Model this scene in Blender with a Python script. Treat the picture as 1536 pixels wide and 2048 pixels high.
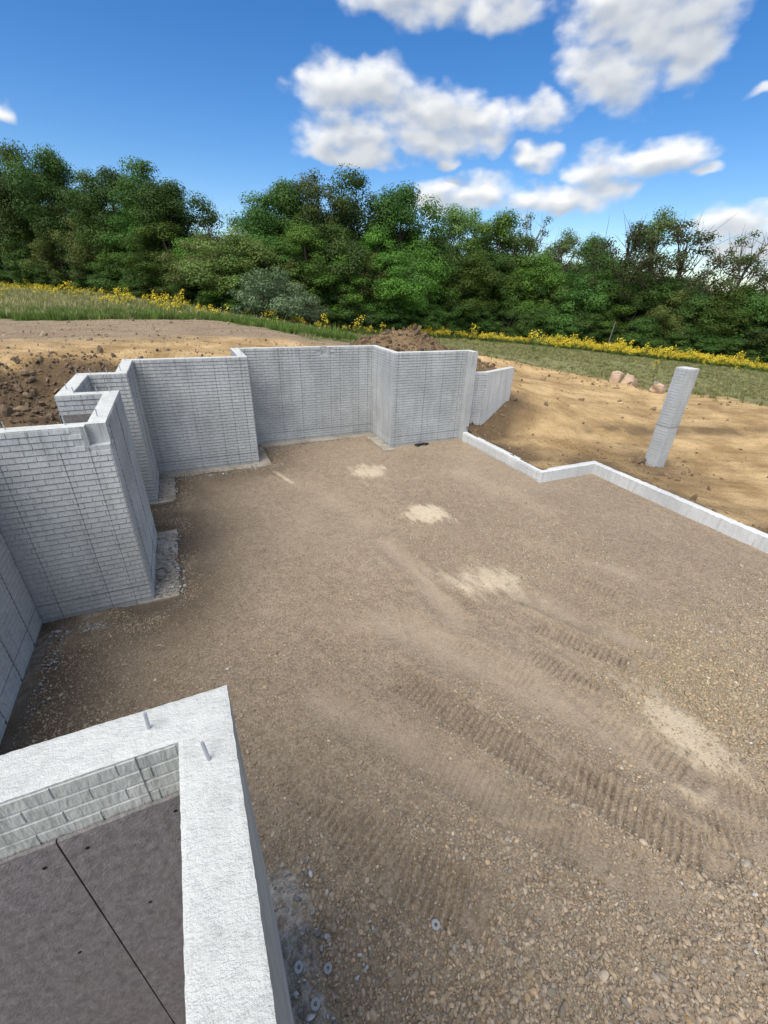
import bpy, bmesh, math, random
import numpy as np
from mathutils import Vector, Matrix, Euler
for o in list(bpy.data.objects): bpy.data.objects.remove(o)
scn = bpy.context.scene
COL = scn.collection
R = math.radians
rng = np.random.default_rng(11)
random.seed(11)

# ------------------------------------------------------------------ camera
EYE = 4.34
def cam_axes(yaw, pitch, roll):
    cy_, sy, cp, sp = math.cos(yaw), math.sin(yaw), math.cos(pitch), math.sin(pitch)
    fwd = Vector((sy*cp, cy_*cp, -sp)); right = Vector((cy_, -sy, 0)); down = fwd.cross(right)
    cr, sr = math.cos(roll), math.sin(roll)
    return cr*right + sr*down, -sr*right + cr*down, fwd
rt, dn, fw = cam_axes(0.441790111, 0.490210106, -0.0361581512)
cam = bpy.data.cameras.new('camera'); camo = bpy.data.objects.new('camera', cam); COL.objects.link(camo)
camo.matrix_world = Matrix(((rt.x, -dn.x, -fw.x, 0), (rt.y, -dn.y, -fw.y, 0), (rt.z, -dn.z, -fw.z, EYE), (0, 0, 0, 1)))
cam.sensor_fit = 'HORIZONTAL'; cam.sensor_width = 36; cam.lens = 36*841.6/1536
cam.clip_start = 0.05; cam.clip_end = 3000
scn.camera = camo
scn.render.resolution_x = 768; scn.render.resolution_y = 1024

# ------------------------------------------------------------------ light, sky, exposure
SUN_AZ, SUN_EL = -126.0, 56.0         # degrees, azimuth from +Y towards +X
SKY_STRENGTH = 0.10
scn.view_settings.view_transform = 'Standard'; scn.view_settings.look = 'None'
scn.view_settings.gamma = 1.0; scn.view_settings.use_curve_mapping = False
scn.view_settings.exposure = 0.55
sun = bpy.data.lights.new('sun', 'SUN'); suno = bpy.data.objects.new('sun', sun); COL.objects.link(suno)
sun.energy = 3.5; sun.angle = R(56); sun.color = (1.0, 0.94, 0.84)
sd = Vector((math.sin(R(SUN_AZ))*math.cos(R(SUN_EL)), math.cos(R(SUN_AZ))*math.cos(R(SUN_EL)), math.sin(R(SUN_EL))))
suno.rotation_euler = sd.to_track_quat('Z', 'Y').to_euler()
suno.location = (0, 0, 30)

class NT:
    """small helper to write node trees"""
    def __init__(s, tree): s.t = tree; s.n = tree.nodes; s.l = tree.links
    def node(s, typ, **kw):
        nd = s.n.new(typ)
        for k, v in kw.items(): setattr(nd, k, v)
        return nd
    def link(s, a, b): s.l.new(a, b)
    def put(s, sock, v):
        if isinstance(v, bpy.types.NodeSocket): s.l.new(v, sock)
        else: sock.default_value = v
    def math(s, op, a, b=0.0, c=None, clamp=False):
        nd = s.n.new('ShaderNodeMath'); nd.operation = op; nd.use_clamp = clamp
        s.put(nd.inputs[0], a); s.put(nd.inputs[1], b)
        if c is not None: s.put(nd.inputs[2], c)
        return nd.outputs[0]
    def vmath(s, op, a, b=(0, 0, 0)):
        nd = s.n.new('ShaderNodeVectorMath'); nd.operation = op
        s.put(nd.inputs[0], a)
        if op == 'SCALE': s.put(nd.inputs['Scale'], b)
        else: s.put(nd.inputs[1], b)
        return nd.outputs[0]
    def noise(s, vec, scale, detail=4.0, rough=0.55, lac=2.0, dist=0.0, dim='3D'):
        nd = s.n.new('ShaderNodeTexNoise'); nd.noise_dimensions = dim
        if vec is not None: s.put(nd.inputs['Vector'], vec)
        nd.inputs['Scale'].default_value = scale; nd.inputs['Detail'].default_value = detail
        nd.inputs['Roughness'].default_value = rough; nd.inputs['Lacunarity'].default_value = lac
        nd.inputs['Distortion'].default_value = dist
        return nd.outputs[0]
    def ramp(s, fac, stops, interp='LINEAR'):
        nd = s.n.new('ShaderNodeValToRGB'); s.put(nd.inputs[0], fac); cr = nd.color_ramp; cr.interpolation = interp
        while len(cr.elements) < len(stops): cr.elements.new(0.5)
        for e, (p, c) in zip(cr.elements, stops):
            e.position = p; e.color = (c, c, c, 1) if isinstance(c, (int, float)) else (*c, 1)
        return nd.outputs[0]
    def mix(s, fac, a, b, mode='MIX'):
        nd = s.n.new('ShaderNodeMix'); nd.data_type = 'RGBA'; nd.blend_type = mode
        s.put(nd.inputs[0], fac)
        s.put(nd.inputs[6], a if isinstance(a, bpy.types.NodeSocket) else (*a, 1))
        s.put(nd.inputs[7], b if isinstance(b, bpy.types.NodeSocket) else (*b, 1))
        return nd.outputs[2]
    def smooth(s, x, lo, hi):
        nd = s.n.new('ShaderNodeMapRange'); nd.interpolation_type = 'SMOOTHSTEP'
        s.put(nd.inputs[0], x); nd.inputs[1].default_value = lo; nd.inputs[2].default_value = hi
        return nd.outputs[0]
    def attr(s, name, typ='GEOMETRY'):
        nd = s.n.new('ShaderNodeAttribute'); nd.attribute_name = name; nd.attribute_type = typ
        return nd

# clouds: (azimuth, elevation, half width, half height) in degrees
CLOUDS = [(18.8,16.6,4.4,2.2),(23.0,17.1,4.2,2.5),(28.5,15.6,5.6,2.3),(33.5,14.8,4.2,1.6),(21.0,13.4,6.4,2.0),(29.5,13.4,6.4,1.6),
          (35.3,13.6,2.6,1.2),(20.5,12.0,5.6,.9),(39.4,15.5,3.6,1.4),(39.4,12.0,2.6,1.2),(31,11.7,1.7,.5),
          (46.5,11.0,4.0,1.7),(51.5,11.4,4.2,1.4),(47.5,9.6,3.8,1.2),(55.5,10.3,1.5,.55),(42,8.6,6.4,1.4),(33.5,9.4,6.2,1.4),(30,8.2,5.5,1.2),
          (44.6,21.2,4.8,2.2),(49.6,20.2,5.0,3.8),(51.7,18.4,2.8,2.4),(46.6,16.5,3.2,2.1),(43.8,18.2,3.6,1.8),
          (26.5,22.9,7.0,1.8),(34.5,22.5,5.0,1.8),
          (58.5,6.3,3.6,1.6),(61,4.2,4.6,2.2),(65,3.4,5.5,2.4),(-10.6,11.6,1.3,.9),(58.0,15.1,1.4,.5)]
world = bpy.data.worlds.new('World'); scn.world = world; world.use_nodes = True
wt = NT(world.node_tree); wt.n.clear()
tc = wt.node('ShaderNodeTexCoord'); sep = wt.node('ShaderNodeSeparateXYZ'); wt.link(tc.outputs['Generated'], sep.inputs[0])
az = wt.math('DEGREES', wt.math('ARCTAN2', sep.outputs[0], sep.outputs[1]))
el = wt.math('DEGREES', wt.math('ARCSINE', sep.outputs[2]))
cmb = wt.node('ShaderNodeCombineXYZ'); wt.link(az, cmb.inputs[0]); wt.link(el, cmb.inputs[1]); UV = cmb.outputs[0]
def blobs(p):
    """smooth union of the cloud ellipses: 1 in a core, 0 at its rim"""
    best = None
    for a, e, rx, ry in CLOUDS:
        nd = wt.n.new('ShaderNodeVectorMath'); nd.operation = 'MULTIPLY_ADD'
        wt.put(nd.inputs[0], p); nd.inputs[1].default_value = (1/rx, 1/ry, 0); nd.inputs[2].default_value = (-a/rx, -e/ry, 0)
        dt = wt.n.new('ShaderNodeVectorMath'); dt.operation = 'DOT_PRODUCT'; wt.link(nd.outputs[0], dt.inputs[0]); wt.link(nd.outputs[0], dt.inputs[1])
        v = dt.outputs['Value']; best = v if best is None else wt.math('SMOOTH_MIN', best, v, 0.35)
    return wt.math('SUBTRACT', 1.0, best)
warp = wt.n.new('ShaderNodeTexNoise'); warp.inputs['Scale'].default_value = 0.30; warp.inputs['Detail'].default_value = 2
wt.link(wt.vmath('MULTIPLY', UV, (1.0, 1.5, 1.0)), warp.inputs['Vector'])
PW = wt.vmath('ADD', UV, wt.vmath('MULTIPLY', wt.vmath('SUBTRACT', warp.outputs['Color'], (0.5, 0.5, 0.5)), (4.2, 2.4, 0.0)))
core = blobs(PW)
# the rest of the sky: scattered clouds of the same kind
off = wt.math('MAXIMUM', wt.smooth(wt.math('ABSOLUTE', wt.math('SUBTRACT', az, 26.0)), 44.0, 58.0), wt.smooth(el, 25.0, 32.0))
big = wt.noise(wt.vmath('MULTIPLY', UV, (0.055, 0.13, 0)), 1.0, 1.0, 0.5)
gen = wt.math('ADD', wt.math('MULTIPLY', wt.math('MULTIPLY', wt.math('SUBTRACT', big, 0.46), 9.0), off), wt.math('MULTIPLY', wt.math('SUBTRACT', 1.0, off), -3.0))
body = wt.math('MAXIMUM', wt.math('MAXIMUM', core, gen), -1.4)
NV = wt.vmath('MULTIPLY', UV, (0.33, 0.55, 1))
n1 = wt.noise(NV, 1.0, 6.0, 0.5)
n2 = wt.noise(wt.vmath('ADD', NV, (-0.12, 0.42, 0)), 1.0, 1.5, 0.45)
n3 = wt.noise(NV, 1.0, 1.5, 0.45)
d0 = wt.math('MULTIPLY_ADD', wt.math('SUBTRACT', n1, 0.5), 2.3, body)
alpha = wt.smooth(d0, -0.38, 1.05)
above = wt.math('MAXIMUM', blobs(wt.vmath('ADD', PW, (-0.6, 1.3, 0))), gen)
shade = wt.math('ADD', wt.math('MULTIPLY', wt.smooth(above, -0.3, 1.0), 0.7), wt.math('MULTIPLY', wt.smooth(wt.math('SUBTRACT', n2, n3), -0.2, 0.2), 0.34), clamp=True)
sky = wt.node('ShaderNodeTexSky', sky_type='NISHITA')
sky.sun_disc = False; sky.sun_elevation = R(SUN_EL); sky.sun_rotation = R(SUN_AZ); sky.altitude = 200
sky.air_density = 1.0; sky.dust_density = 0.25; sky.ozone_density = 3.0
hs = wt.node('ShaderNodeHueSaturation'); hs.inputs['Hue'].default_value = 0.507; hs.inputs['Saturation'].default_value = 1.34; hs.inputs['Value'].default_value = 1.06
wt.link(sky.outputs[0], hs.inputs['Color'])
cl = wt.mix(shade, (7.4, 7.4, 7.3), (3.8, 4.1, 4.5))
skyc = wt.mix(wt.math('MULTIPLY', alpha, 0.97), hs.outputs[0], cl)
bg = wt.node('ShaderNodeBackground'); bg.inputs[1].default_value = SKY_STRENGTH; wt.link(skyc, bg.inputs[0])
wo = wt.node('ShaderNodeOutputWorld'); wt.link(bg.outputs[0], wo.inputs[0])
world.cycles.sampling_method = 'MANUAL'; world.cycles.sample_map_resolution = 256

# ------------------------------------------------------------------ helpers
def vnoise(x, y, seed=0):
    xi = np.floor(x).astype(np.int64); yi = np.floor(y).astype(np.int64); xf = x-xi; yf = y-yi
    def h(a, b):
        n = (a*374761393 + b*668265263 + seed*1442695041) & 0xFFFFFFFF
        n = ((n ^ (n >> 13))*1274126177) & 0xFFFFFFFF
        return ((n ^ (n >> 16)) & 0xFFFF)/65535.0
    u = xf*xf*(3-2*xf); v = yf*yf*(3-2*yf)
    return (h(xi, yi)*(1-u)+h(xi+1, yi)*u)*(1-v)+(h(xi, yi+1)*(1-u)+h(xi+1, yi+1)*u)*v
def fbm(x, y, seed=0, oct=4):
    s = np.zeros_like(x, dtype=float); a = 0.5; t = 0
    for i in range(oct):
        s += a*vnoise(x*2**i, y*2**i, seed+i*17); t += a; a *= 0.5
    return s/t-0.5
def seg_dist(x, y, pts):
    """distance to a polyline, arc length along it, and signed side"""
    best = np.full(x.shape, 1e9); arc = np.zeros_like(best); L0 = 0
    for (ax, ay), (bx, by) in zip(pts[:-1], pts[1:]):
        dx, dy = bx-ax, by-ay; L = math.hypot(dx, dy)
        t = np.clip(((x-ax)*dx+(y-ay)*dy)/L**2, 0, 1)
        d = np.hypot(x-ax-t*dx, y-ay-t*dy)
        m = d < best; best = np.where(m, d, best); arc = np.where(m, L0+t*L, arc); L0 += L
    return best, arc
def in_poly(x, y, poly):
    c = np.zeros(x.shape, bool); n = len(poly)
    for i in range(n):
        (ax, ay), (bx, by) = poly[i], poly[(i+1) % n]
        if ay == by: continue
        m = ((ay > y) != (by > y)) & (x < (bx-ax)*(y-ay)/(by-ay)+ax); c ^= m
    return c
def sst(x, a, b):
    t = np.clip((x-a)/(b-a), 0, 1); return t*t*(3-2*t)

def link(o, parent=None):
    COL.objects.link(o)
    if parent is not None: o.parent = parent
    return o
def mesh_obj(name, verts, faces, mats, parent=None, smooth=False, mi=None):
    me = bpy.data.meshes.new(name); me.from_pydata([tuple(v) for v in verts], [], [tuple(f) for f in faces])
    for m in (mats if isinstance(mats, (list, tuple)) else [mats]): me.materials.append(m)
    if mi is not None: me.polygons.foreach_set('material_index', mi)
    if smooth: me.polygons.foreach_set('use_smooth', [True]*len(me.polygons))
    me.update()
    return link(bpy.data.objects.new(name, me), parent)
def quads_mesh(name, V, Q, mat, smooth=False):
    """fast mesh from numpy vertices (n,3) and quads (m,4)"""
    me = bpy.data.meshes.new(name); V = np.ascontiguousarray(V, dtype=np.float32); Q = np.ascontiguousarray(Q, dtype=np.int32)
    me.vertices.add(len(V)); me.vertices.foreach_set('co', V.ravel())
    m = len(Q); w = Q.shape[1]
    me.loops.add(m*w); me.loops.foreach_set('vertex_index', Q.ravel())
    me.polygons.add(m); me.polygons.foreach_set('loop_start', np.arange(0, m*w, w, dtype=np.int32))
    me.polygons.foreach_set('loop_total', np.full(m, w, dtype=np.int32))
    if smooth: me.polygons.foreach_set('use_smooth', np.ones(m, bool))
    me.materials.append(mat); me.update(calc_edges=True); me.validate()
    return me
def set_attr(me, name, data, typ='FLOAT', dom='POINT'):
    a = me.attributes.new(name, typ, dom)
    data = np.ascontiguousarray(data, dtype=np.float32)
    a.data.foreach_set({'FLOAT': 'value', 'FLOAT_VECTOR': 'vector', 'FLOAT_COLOR': 'color'}[typ], data.ravel())
def tag(o, label=None, cat=None, group=None, kind=None):
    if label: o['label'] = label
    if cat: o['category'] = cat
    if group: o['group'] = group
    if kind: o['kind'] = kind
    return o
def empty(name, loc=(0, 0, 0)):
    o = bpy.data.objects.new(name, None); o.location = loc; o.empty_display_size = 0.2
    return link(o)
def tube(verts, faces, pts, rad, n=6, cap=True):
    """append a tapered tube along pts"""
    base = len(verts); P = [Vector(p) for p in pts]; rad = rad if hasattr(rad, '__len__') else [rad]*len(P)
    prev = None
    for i, p in enumerate(P):
        t = (P[min(i+1, len(P)-1)]-P[max(i-1, 0)]).normalized()
        a = Vector((1, 0, 0)) if abs(t.x) < 0.8 else Vector((0, 1, 0))
        if prev is not None: a = prev
        u = (a - t*a.dot(t)).normalized(); v = t.cross(u); prev = u
        for k in range(n):
            an = 2*math.pi*k/n; verts.append(tuple(p+(u*math.cos(an)+v*math.sin(an))*rad[i]))
    for i in range(len(P)-1):
        for k in range(n):
            a = base+i*n+k; b = base+i*n+(k+1) % n; faces.append((a, b, b+n, a+n))
    if cap:
        faces.append(tuple(base+k for k in range(n))[::-1]); faces.append(tuple(base+(len(P)-1)*n+k for k in range(n)))

# ------------------------------------------------------------------ materials
def new_mat(name):
    m = bpy.data.materials.new(name); m.use_nodes = True; k = NT(m.node_tree); k.n.clear()
    out = k.node('ShaderNodeOutputMaterial'); b = k.node('ShaderNodeBsdfPrincipled'); k.link(b.outputs[0], out.inputs[0])
    b.inputs['Specular IOR Level'].default_value = 0.25; b.inputs['Roughness'].default_value = 0.9
    return m, k, b
def bump(k, b, h, dist, strength=1.0):
    n = k.node('ShaderNodeBump'); n.inputs['Strength'].default_value = strength; n.inputs['Distance'].default_value = dist
    k.put(n.inputs['Height'], h); k.link(n.outputs[0], b.inputs['Normal'])
def concrete(name, base, dark, ribs=0.0, rough_top=False, tint=None):
    m, k, b = new_mat(name)
    geo = k.node('ShaderNodeNewGeometry'); P = geo.outputs['Position']
    mott = k.noise(P, 0.9, 5, 0.6); fine = k.noise(P, 26, 5, 0.65)
    streak = k.noise(k.vmath('MULTIPLY', P, (9, 9, 0.55)), 1.0, 4, 0.6)
    blot = k.noise(P, 3.3, 6, 0.62)
    c = k.mix(k.ramp(mott, [(0.36, 0.0), (0.66, 1.0)]), dark, base)
    c = k.mix(k.math('MULTIPLY', k.ramp(streak, [(0.47, 0.0), (0.72, 1.0)]), 0.35), c, tuple(v*0.6 for v in dark))
    c = k.mix(k.math('MULTIPLY', k.ramp(blot, [(0.54, 0.0), (0.7, 1.0)]), 0.4), c, (0.55, 0.56, 0.56))
    c = k.mix(k.math('MULTIPLY', k.ramp(fine, [(0.35, 1.0), (0.5, 0.0)]), 0.25), c, tuple(v*0.5 for v in dark))
    sp_ = k.node('ShaderNodeSeparateXYZ'); k.link(P, sp_.inputs[0])
    if not rough_top:
        wn = k.node('ShaderNodeTexWhiteNoise'); wn.noise_dimensions = '1D'
        k.link(k.math('FLOOR', k.math('DIVIDE', k.math('ADD', sp_.outputs[0], k.math('MULTIPLY', sp_.outputs[1], 1.13)), 0.61)), wn.inputs['W'])
        c = k.mix(k.math('MULTIPLY', wn.outputs[0], 0.22), c, tuple(v*0.72 for v in base))
        weep = k.math('MULTIPLY', k.smooth(sp_.outputs[2], 2.1, 2.74), k.ramp(k.noise(k.vmath('MULTIPLY', P, (24, 24, 0.9)), 1.0, 4, 0.65), [(0.5, 0.0), (0.68, 1.0)]))
        c = k.mix(k.math('MULTIPLY', weep, 0.6), c, tuple(v*0.42 for v in dark))
    if rough_top:
        pit = k.noise(P, 75, 3, 0.6)
        c = k.mix(k.math('MULTIPLY', k.ramp(pit, [(0.28, 1.0), (0.36, 0.0)]), 0.35), c, (0.3, 0.3, 0.29))
    k.link(c, b.inputs['Base Color'])
    if ribs:
        # vertical combed ribs on the face of each brick
        sp = k.node('ShaderNodeSeparateXYZ'); k.link(P, sp.inputs[0])
        s = k.math('ADD', sp.outputs[0], sp.outputs[1])
        cb = k.node('ShaderNodeCombineXYZ'); k.link(s, cb.inputs[0]); k.link(k.math('MULTIPLY', sp.outputs[2], 0.22), cb.inputs[1])
        rib = k.noise(cb.outputs[0], 62, 1.5, 0.5, dist=0.25)
        h = k.math('ADD', k.math('MULTIPLY', rib, 1.0), k.math('MULTIPLY', fine, 0.25)); bump(k, b, h, ribs)
    elif rough_top:
        comb = k.noise(k.vmath('MULTIPLY', P, (40, 90, 40)), 1.0, 4, 0.6)
        h = k.math('ADD', k.math('MULTIPLY', comb, 0.6), k.math('ADD', k.math('MULTIPLY', k.noise(P, 8, 4, 0.5), 0.9), k.math('MULTIPLY', k.noise(P, 160, 3, 0.7), 0.35)))
        bump(k, b, h, 0.014)
    else:
        h = k.math('ADD', k.noise(P, 60, 4, 0.6), k.math('MULTIPLY', k.noise(P, 9, 3, 0.5), 0.7)); bump(k, b, h, 0.006)
    return m
M_WALL = concrete('concrete_wall', (0.47, 0.49, 0.495), (0.335, 0.35, 0.355))
M_BRICK = concrete('concrete_brick_face', (0.48, 0.50, 0.505), (0.345, 0.36, 0.365), ribs=0.006)
M_BRICKN = concrete('concrete_brick_ribbed', (0.43, 0.45, 0.425), (0.31, 0.325, 0.305), ribs=0.008)
M_TOP = concrete('concrete_top', (0.61, 0.62, 0.60), (0.52, 0.53, 0.51), rough_top=True)
M_CURB = concrete('concrete_curb', (0.66, 0.675, 0.675), (0.50, 0.515, 0.515))
M_FOOT = concrete('concrete_footing', (0.44, 0.40, 0.34), (0.21, 0.18, 0.14))
M_SEAM, k, b = new_mat('form_seam_stain'); b.inputs['Base Color'].default_value = (0.19, 0.195, 0.195, 1)
M_STEEL, k, b = new_mat('galvanised_steel'); b.inputs['Base Color'].default_value = (0.42, 0.45, 0.5, 1); b.inputs['Metallic'].default_value = 0.6; b.inputs['Roughness'].default_value = 0.45
M_BOARD, k, b = new_mat('drainage_board_fibre')
geo = k.node('ShaderNodeNewGeometry'); P = geo.outputs['Position']
c = k.mix(k.ramp(k.noise(k.vmath('MULTIPLY', P, (1, 1, 0.6)), 30, 5, 0.65), [(0.35, 0.0), (0.68, 1.0)]), (0.145, 0.135, 0.138), (0.255, 0.24, 0.245))
c = k.mix(k.math('MULTIPLY', k.ramp(k.noise(P, 5, 4, 0.6), [(0.45, 0.0), (0.7, 1.0)]), 0.4), c, (0.21, 0.19, 0.18))
k.link(c, b.inputs['Base Color']); bump(k, b, k.math('ADD', k.noise(P, 90, 4, 0.7), k.noise(P, 12, 3, 0.6)), 0.01)
M_BLACK, k, b = new_mat('black_plastic'); b.inputs['Base Color'].default_value = (0.012, 0.012, 0.014, 1); b.inputs['Roughness'].default_value = 0.5
M_RING, k, b = new_mat('grey_plastic'); b.inputs['Base Color'].default_value = (0.30, 0.32, 0.34, 1); b.inputs['Roughness'].default_value = 0.6

# gravel floor
M_FLOOR, k, b = new_mat('gravel_fines')
geo = k.node('ShaderNodeNewGeometry'); P = geo.outputs['Position']
big = k.noise(P, 0.55, 4, 0.55); mid = k.noise(P, 6, 5, 0.6)
vor = k.node('ShaderNodeTexVoronoi'); vor.inputs['Scale'].default_value = 46; k.link(P, vor.inputs['Vector'])
c = k.mix(k.ramp(big, [(0.35, 0.0), (0.65, 1.0)]), (0.265, 0.208, 0.146), (0.345, 0.277, 0.200))
c = k.mix(k.math('MULTIPLY', k.ramp(mid, [(0.42, 1.0), (0.6, 0.0)]), 0.45), c, (0.15, 0.115, 0.085))
sepc = k.node('ShaderNodeSeparateColor'); k.link(vor.outputs['Color'], sepc.inputs[0])
c = k.mix(0.42, c, k.mix(sepc.outputs[0], (0.13, 0.10, 0.072), (0.44, 0.36, 0.265)))
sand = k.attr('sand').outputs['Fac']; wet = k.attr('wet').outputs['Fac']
cs = k.mix(k.noise(k.vmath('MULTIPLY', P, (1, 1.6, 1)), 9, 5, 0.65), (0.42, 0.325, 0.215), (0.70, 0.615, 0.47))
c = k.mix(sand, c, cs)
cem = k.attr('cement').outputs['Fac']
c = k.mix(cem, c, k.mix(k.ramp(k.noise(P, 13, 6, 0.7), [(0.36, 0.0), (0.62, 1.0)]), (0.19, 0.16, 0.125), (0.52, 0.49, 0.44)))
fin = k.attr('fines').outputs['Fac']
c = k.mix(k.math('MULTIPLY', fin, 0.6), c, (0.40, 0.325, 0.24))
c = k.mix(k.math('MULTIPLY', wet, 0.8), c, (0.085, 0.066, 0.048))  # shade of the walls and alcove, painted into the gravel colour
k.link(c, b.inputs['Base Color'])
bump(k, b, k.math('ADD', k.math('MULTIPLY', k.math('SUBTRACT', 1.0, vor.outputs['Distance']), 0.8), k.noise(P, 120, 4, 0.7)), 0.012)
b.inputs['Specular IOR Level'].default_value = 0.12

def pebble_mat(name):
    m, k, b = new_mat(name)
    col = k.attr('pcol', 'INSTANCER').outputs['Color']
    geo = k.node('ShaderNodeNewGeometry')
    n = k.noise(geo.outputs['Position'], 70, 4, 0.6)
    k.link(k.mix(k.math('MULTIPLY', k.ramp(n, [(0.35, 1.0), (0.65, 0.0)]), 0.35), col, (0.1, 0.08, 0.06)), b.inputs['Base Color'])
    b.inputs['Roughness'].default_value = 0.85
    return m
M_PEB = pebble_mat('pebble_stone'); M_CLOD = pebble_mat('soil_clod')

# outside ground
M_SOIL, k, b = new_mat('earth_and_grass')
geo = k.node('ShaderNodeNewGeometry'); P = geo.outputs['Position']
vr = k.node('ShaderNodeVectorRotate'); vr.rotation_type = 'Z_AXIS'; vr.inputs['Angle'].default_value = 0.45; k.link(P, vr.inputs['Vector'])
PT = k.vmath('MULTIPLY', vr.outputs[0], (0.28, 2.3, 1))          # along the machine tracks
c = k.mix(k.ramp(k.noise(P, 0.8, 5, 0.6), [(0.36, 0.0), (0.64, 1.0)]), (0.37, 0.248, 0.115), (0.66, 0.47, 0.245))
c = k.mix(k.math('MULTIPLY', k.ramp(k.noise(PT, 1.5, 6, 0.62), [(0.5, 0.0), (0.66, 1.0)]), 0.42), c, (0.23, 0.155, 0.085))
c = k.mix(k.attr('grey').outputs['Fac'], c, k.mix(k.noise(k.vmath('MULTIPLY', P, (0.35, 2.4, 1)), 1.3, 6, 0.62), (0.13, 0.095, 0.064), (0.46, 0.37, 0.27)))
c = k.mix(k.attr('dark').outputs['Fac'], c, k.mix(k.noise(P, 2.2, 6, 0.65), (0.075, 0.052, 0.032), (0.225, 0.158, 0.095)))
gr = k.mix(k.noise(P, 1.1, 6, 0.62), (0.175, 0.185, 0.068), (0.33, 0.31, 0.165))
c = k.mix(k.attr('grass').outputs['Fac'], c, gr)
gl = k.mix(k.noise(P, 2.1, 5, 0.6), (0.05, 0.09, 0.02), (0.12, 0.16, 0.045))
c = k.mix(k.attr('lush').outputs['Fac'], c, gl)
sp = k.noise(P, 34, 5, 0.7)
c = k.mix(k.math('MULTIPLY', k.ramp(sp, [(0.38, 1.0), (0.5, 0.0)]), 0.4), c, (0.07, 0.05, 0.03))
k.link(c, b.inputs['Base Color'])
bump(k, b, k.math('ADD', k.noise(P, 14, 6, 0.68), k.math('MULTIPLY', k.noise(P, 3, 4, 0.6), 1.5)), 0.09)
b.inputs['Specular IOR Level'].default_value = 0.1

# ------------------------------------------------------------------ plan of the foundation (interior faces; outside is on the left)
WT, WH = 0.205, 2.74
PATH = [(-0.06, -2.5), (-0.06, 1.46), (-2.41, 1.46), (-2.41, 6.02), (-1.0, 6.02), (-1.0, 8.06), (-1.63, 8.06), (-1.63, 9.58), (-1.0, 9.58),
        (-1.0, 11.21), (1.47, 11.21), (1.47, 12.74), (5.43, 12.74), (5.43, 11.18), (7.88, 11.18), (7.88, 10.93)]
CURB = [(7.88, 10.926), (7.91, 7.35), (9.75, 7.33), (9.74, -3.0)]
WING = [(8.089, 11.14), (8.66, 11.05), (10.2, 11.66)]
FLOORPOLY = PATH + CURB[1:]
def offset_path(path, t):
    out = []
    for i, p in enumerate(path):
        p = Vector(p)
        def nrm(a, b):
            d = (Vector(b)-Vector(a)).normalized(); return Vector((-d.y, d.x))
        n0 = nrm(path[i-1], path[i]) if i > 0 else None
        n1 = nrm(path[i], path[i+1]) if i < len(path)-1 else None
        if n0 is None: o = n1*t
        elif n1 is None: o = n0*t
        else:
            mdir = (n0+n1).normalized(); o = mdir*(t/mdir.dot(n0))
        out.append((p.x+o.x, p.y+o.y))
    return out
OUT = offset_path(PATH, WT)

# ------------------------------------------------------------------ outside terrain
CP = np.array([(-60,80,3),(-20,76,2.6),(-9,58,2.6),(-1.6,43,2.5),(2.4,35,2.2),(4.4,30,2.0),(2,29,2.28),(-4,28.2,2.3),(-8,28.2,2.3),(4.2,25,2.2),(5.5,20,2.12),
  (-5,18,2.3),(0,17,2.3),(5,17,2.1),(8,21,1.75),(8,14,1.5),(12,15,1.15),(15.5,21.2,1),(10,30,1.35),(13,37,.9),(25,38.8,0),(33.5,33.7,-.4),(39.3,27,-.7),(44.6,21.4,-1),
  (21.5,21.5,.5),(21,15.5,.25),(20,14.2,.3),(22,9.4,.4),(17,10,.28),(14,8.5,.12),(12,7,.0),(10,9.5,.22),(8.5,9.5,.26),(8.9,7.8,.24),(10.2,6.8,.2),(10.2,3,.2),(11,4,.1),(10.5,0,.15),(10.5,-6,.1),(20,0,0),(40,5,-.8),
  (60,45,-3),(60,20,-2.5),(30,60,-.8),(5,70,2),(-40,20,2.6),(-12,5,2.4),(-10,-10,2.4),(0,-12,2.2),(20,-20,0),(8.75,10.75,.12),(9.5,11.05,.55),(10.3,11.4,.98),(11.2,11.6,.85),(9.5,12.4,1.3),(8.5,12.3,1.4),
  (-300,0,3),(-300,300,3),(0,300,0),(300,300,-5),(300,0,-5),(300,-300,-5),(0,-300,0),(-300,-300,3)], float)
def tps_fit(C):
    n = len(C); d = np.hypot(C[:, None, 0]-C[None, :, 0], C[:, None, 1]-C[None, :, 1])
    K = np.where(d > 0, d*d*np.log(d+1e-12), 0)
    A = np.zeros((n+3, n+3)); A[:n, :n] = K + np.eye(n)*0.5; Pm = np.c_[np.ones(n), C[:, :2]]; A[:n, n:] = Pm; A[n:, :n] = Pm.T
    return np.linalg.solve(A, np.r_[C[:, 2], 0, 0, 0])
TW = tps_fit(CP)
BANK = [(-7.5,-6),(-6.8,8),(-6.2,14.2),(-4.7,15.7),(-2.2,15.9),(2,15.7),(4.6,15.3),(6.0,14.0),(7.0,12.6),(7.9,11.3)]
def base_height(x, y):
    z = TW[-3]+TW[-2]*x+TW[-1]*y; n = len(CP)
    for i in range(n):
        d2 = (x-CP[i, 0])**2+(y-CP[i, 1])**2+1e-9
        z = z+TW[i]*0.5*d2*np.log(d2)
    return z
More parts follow.
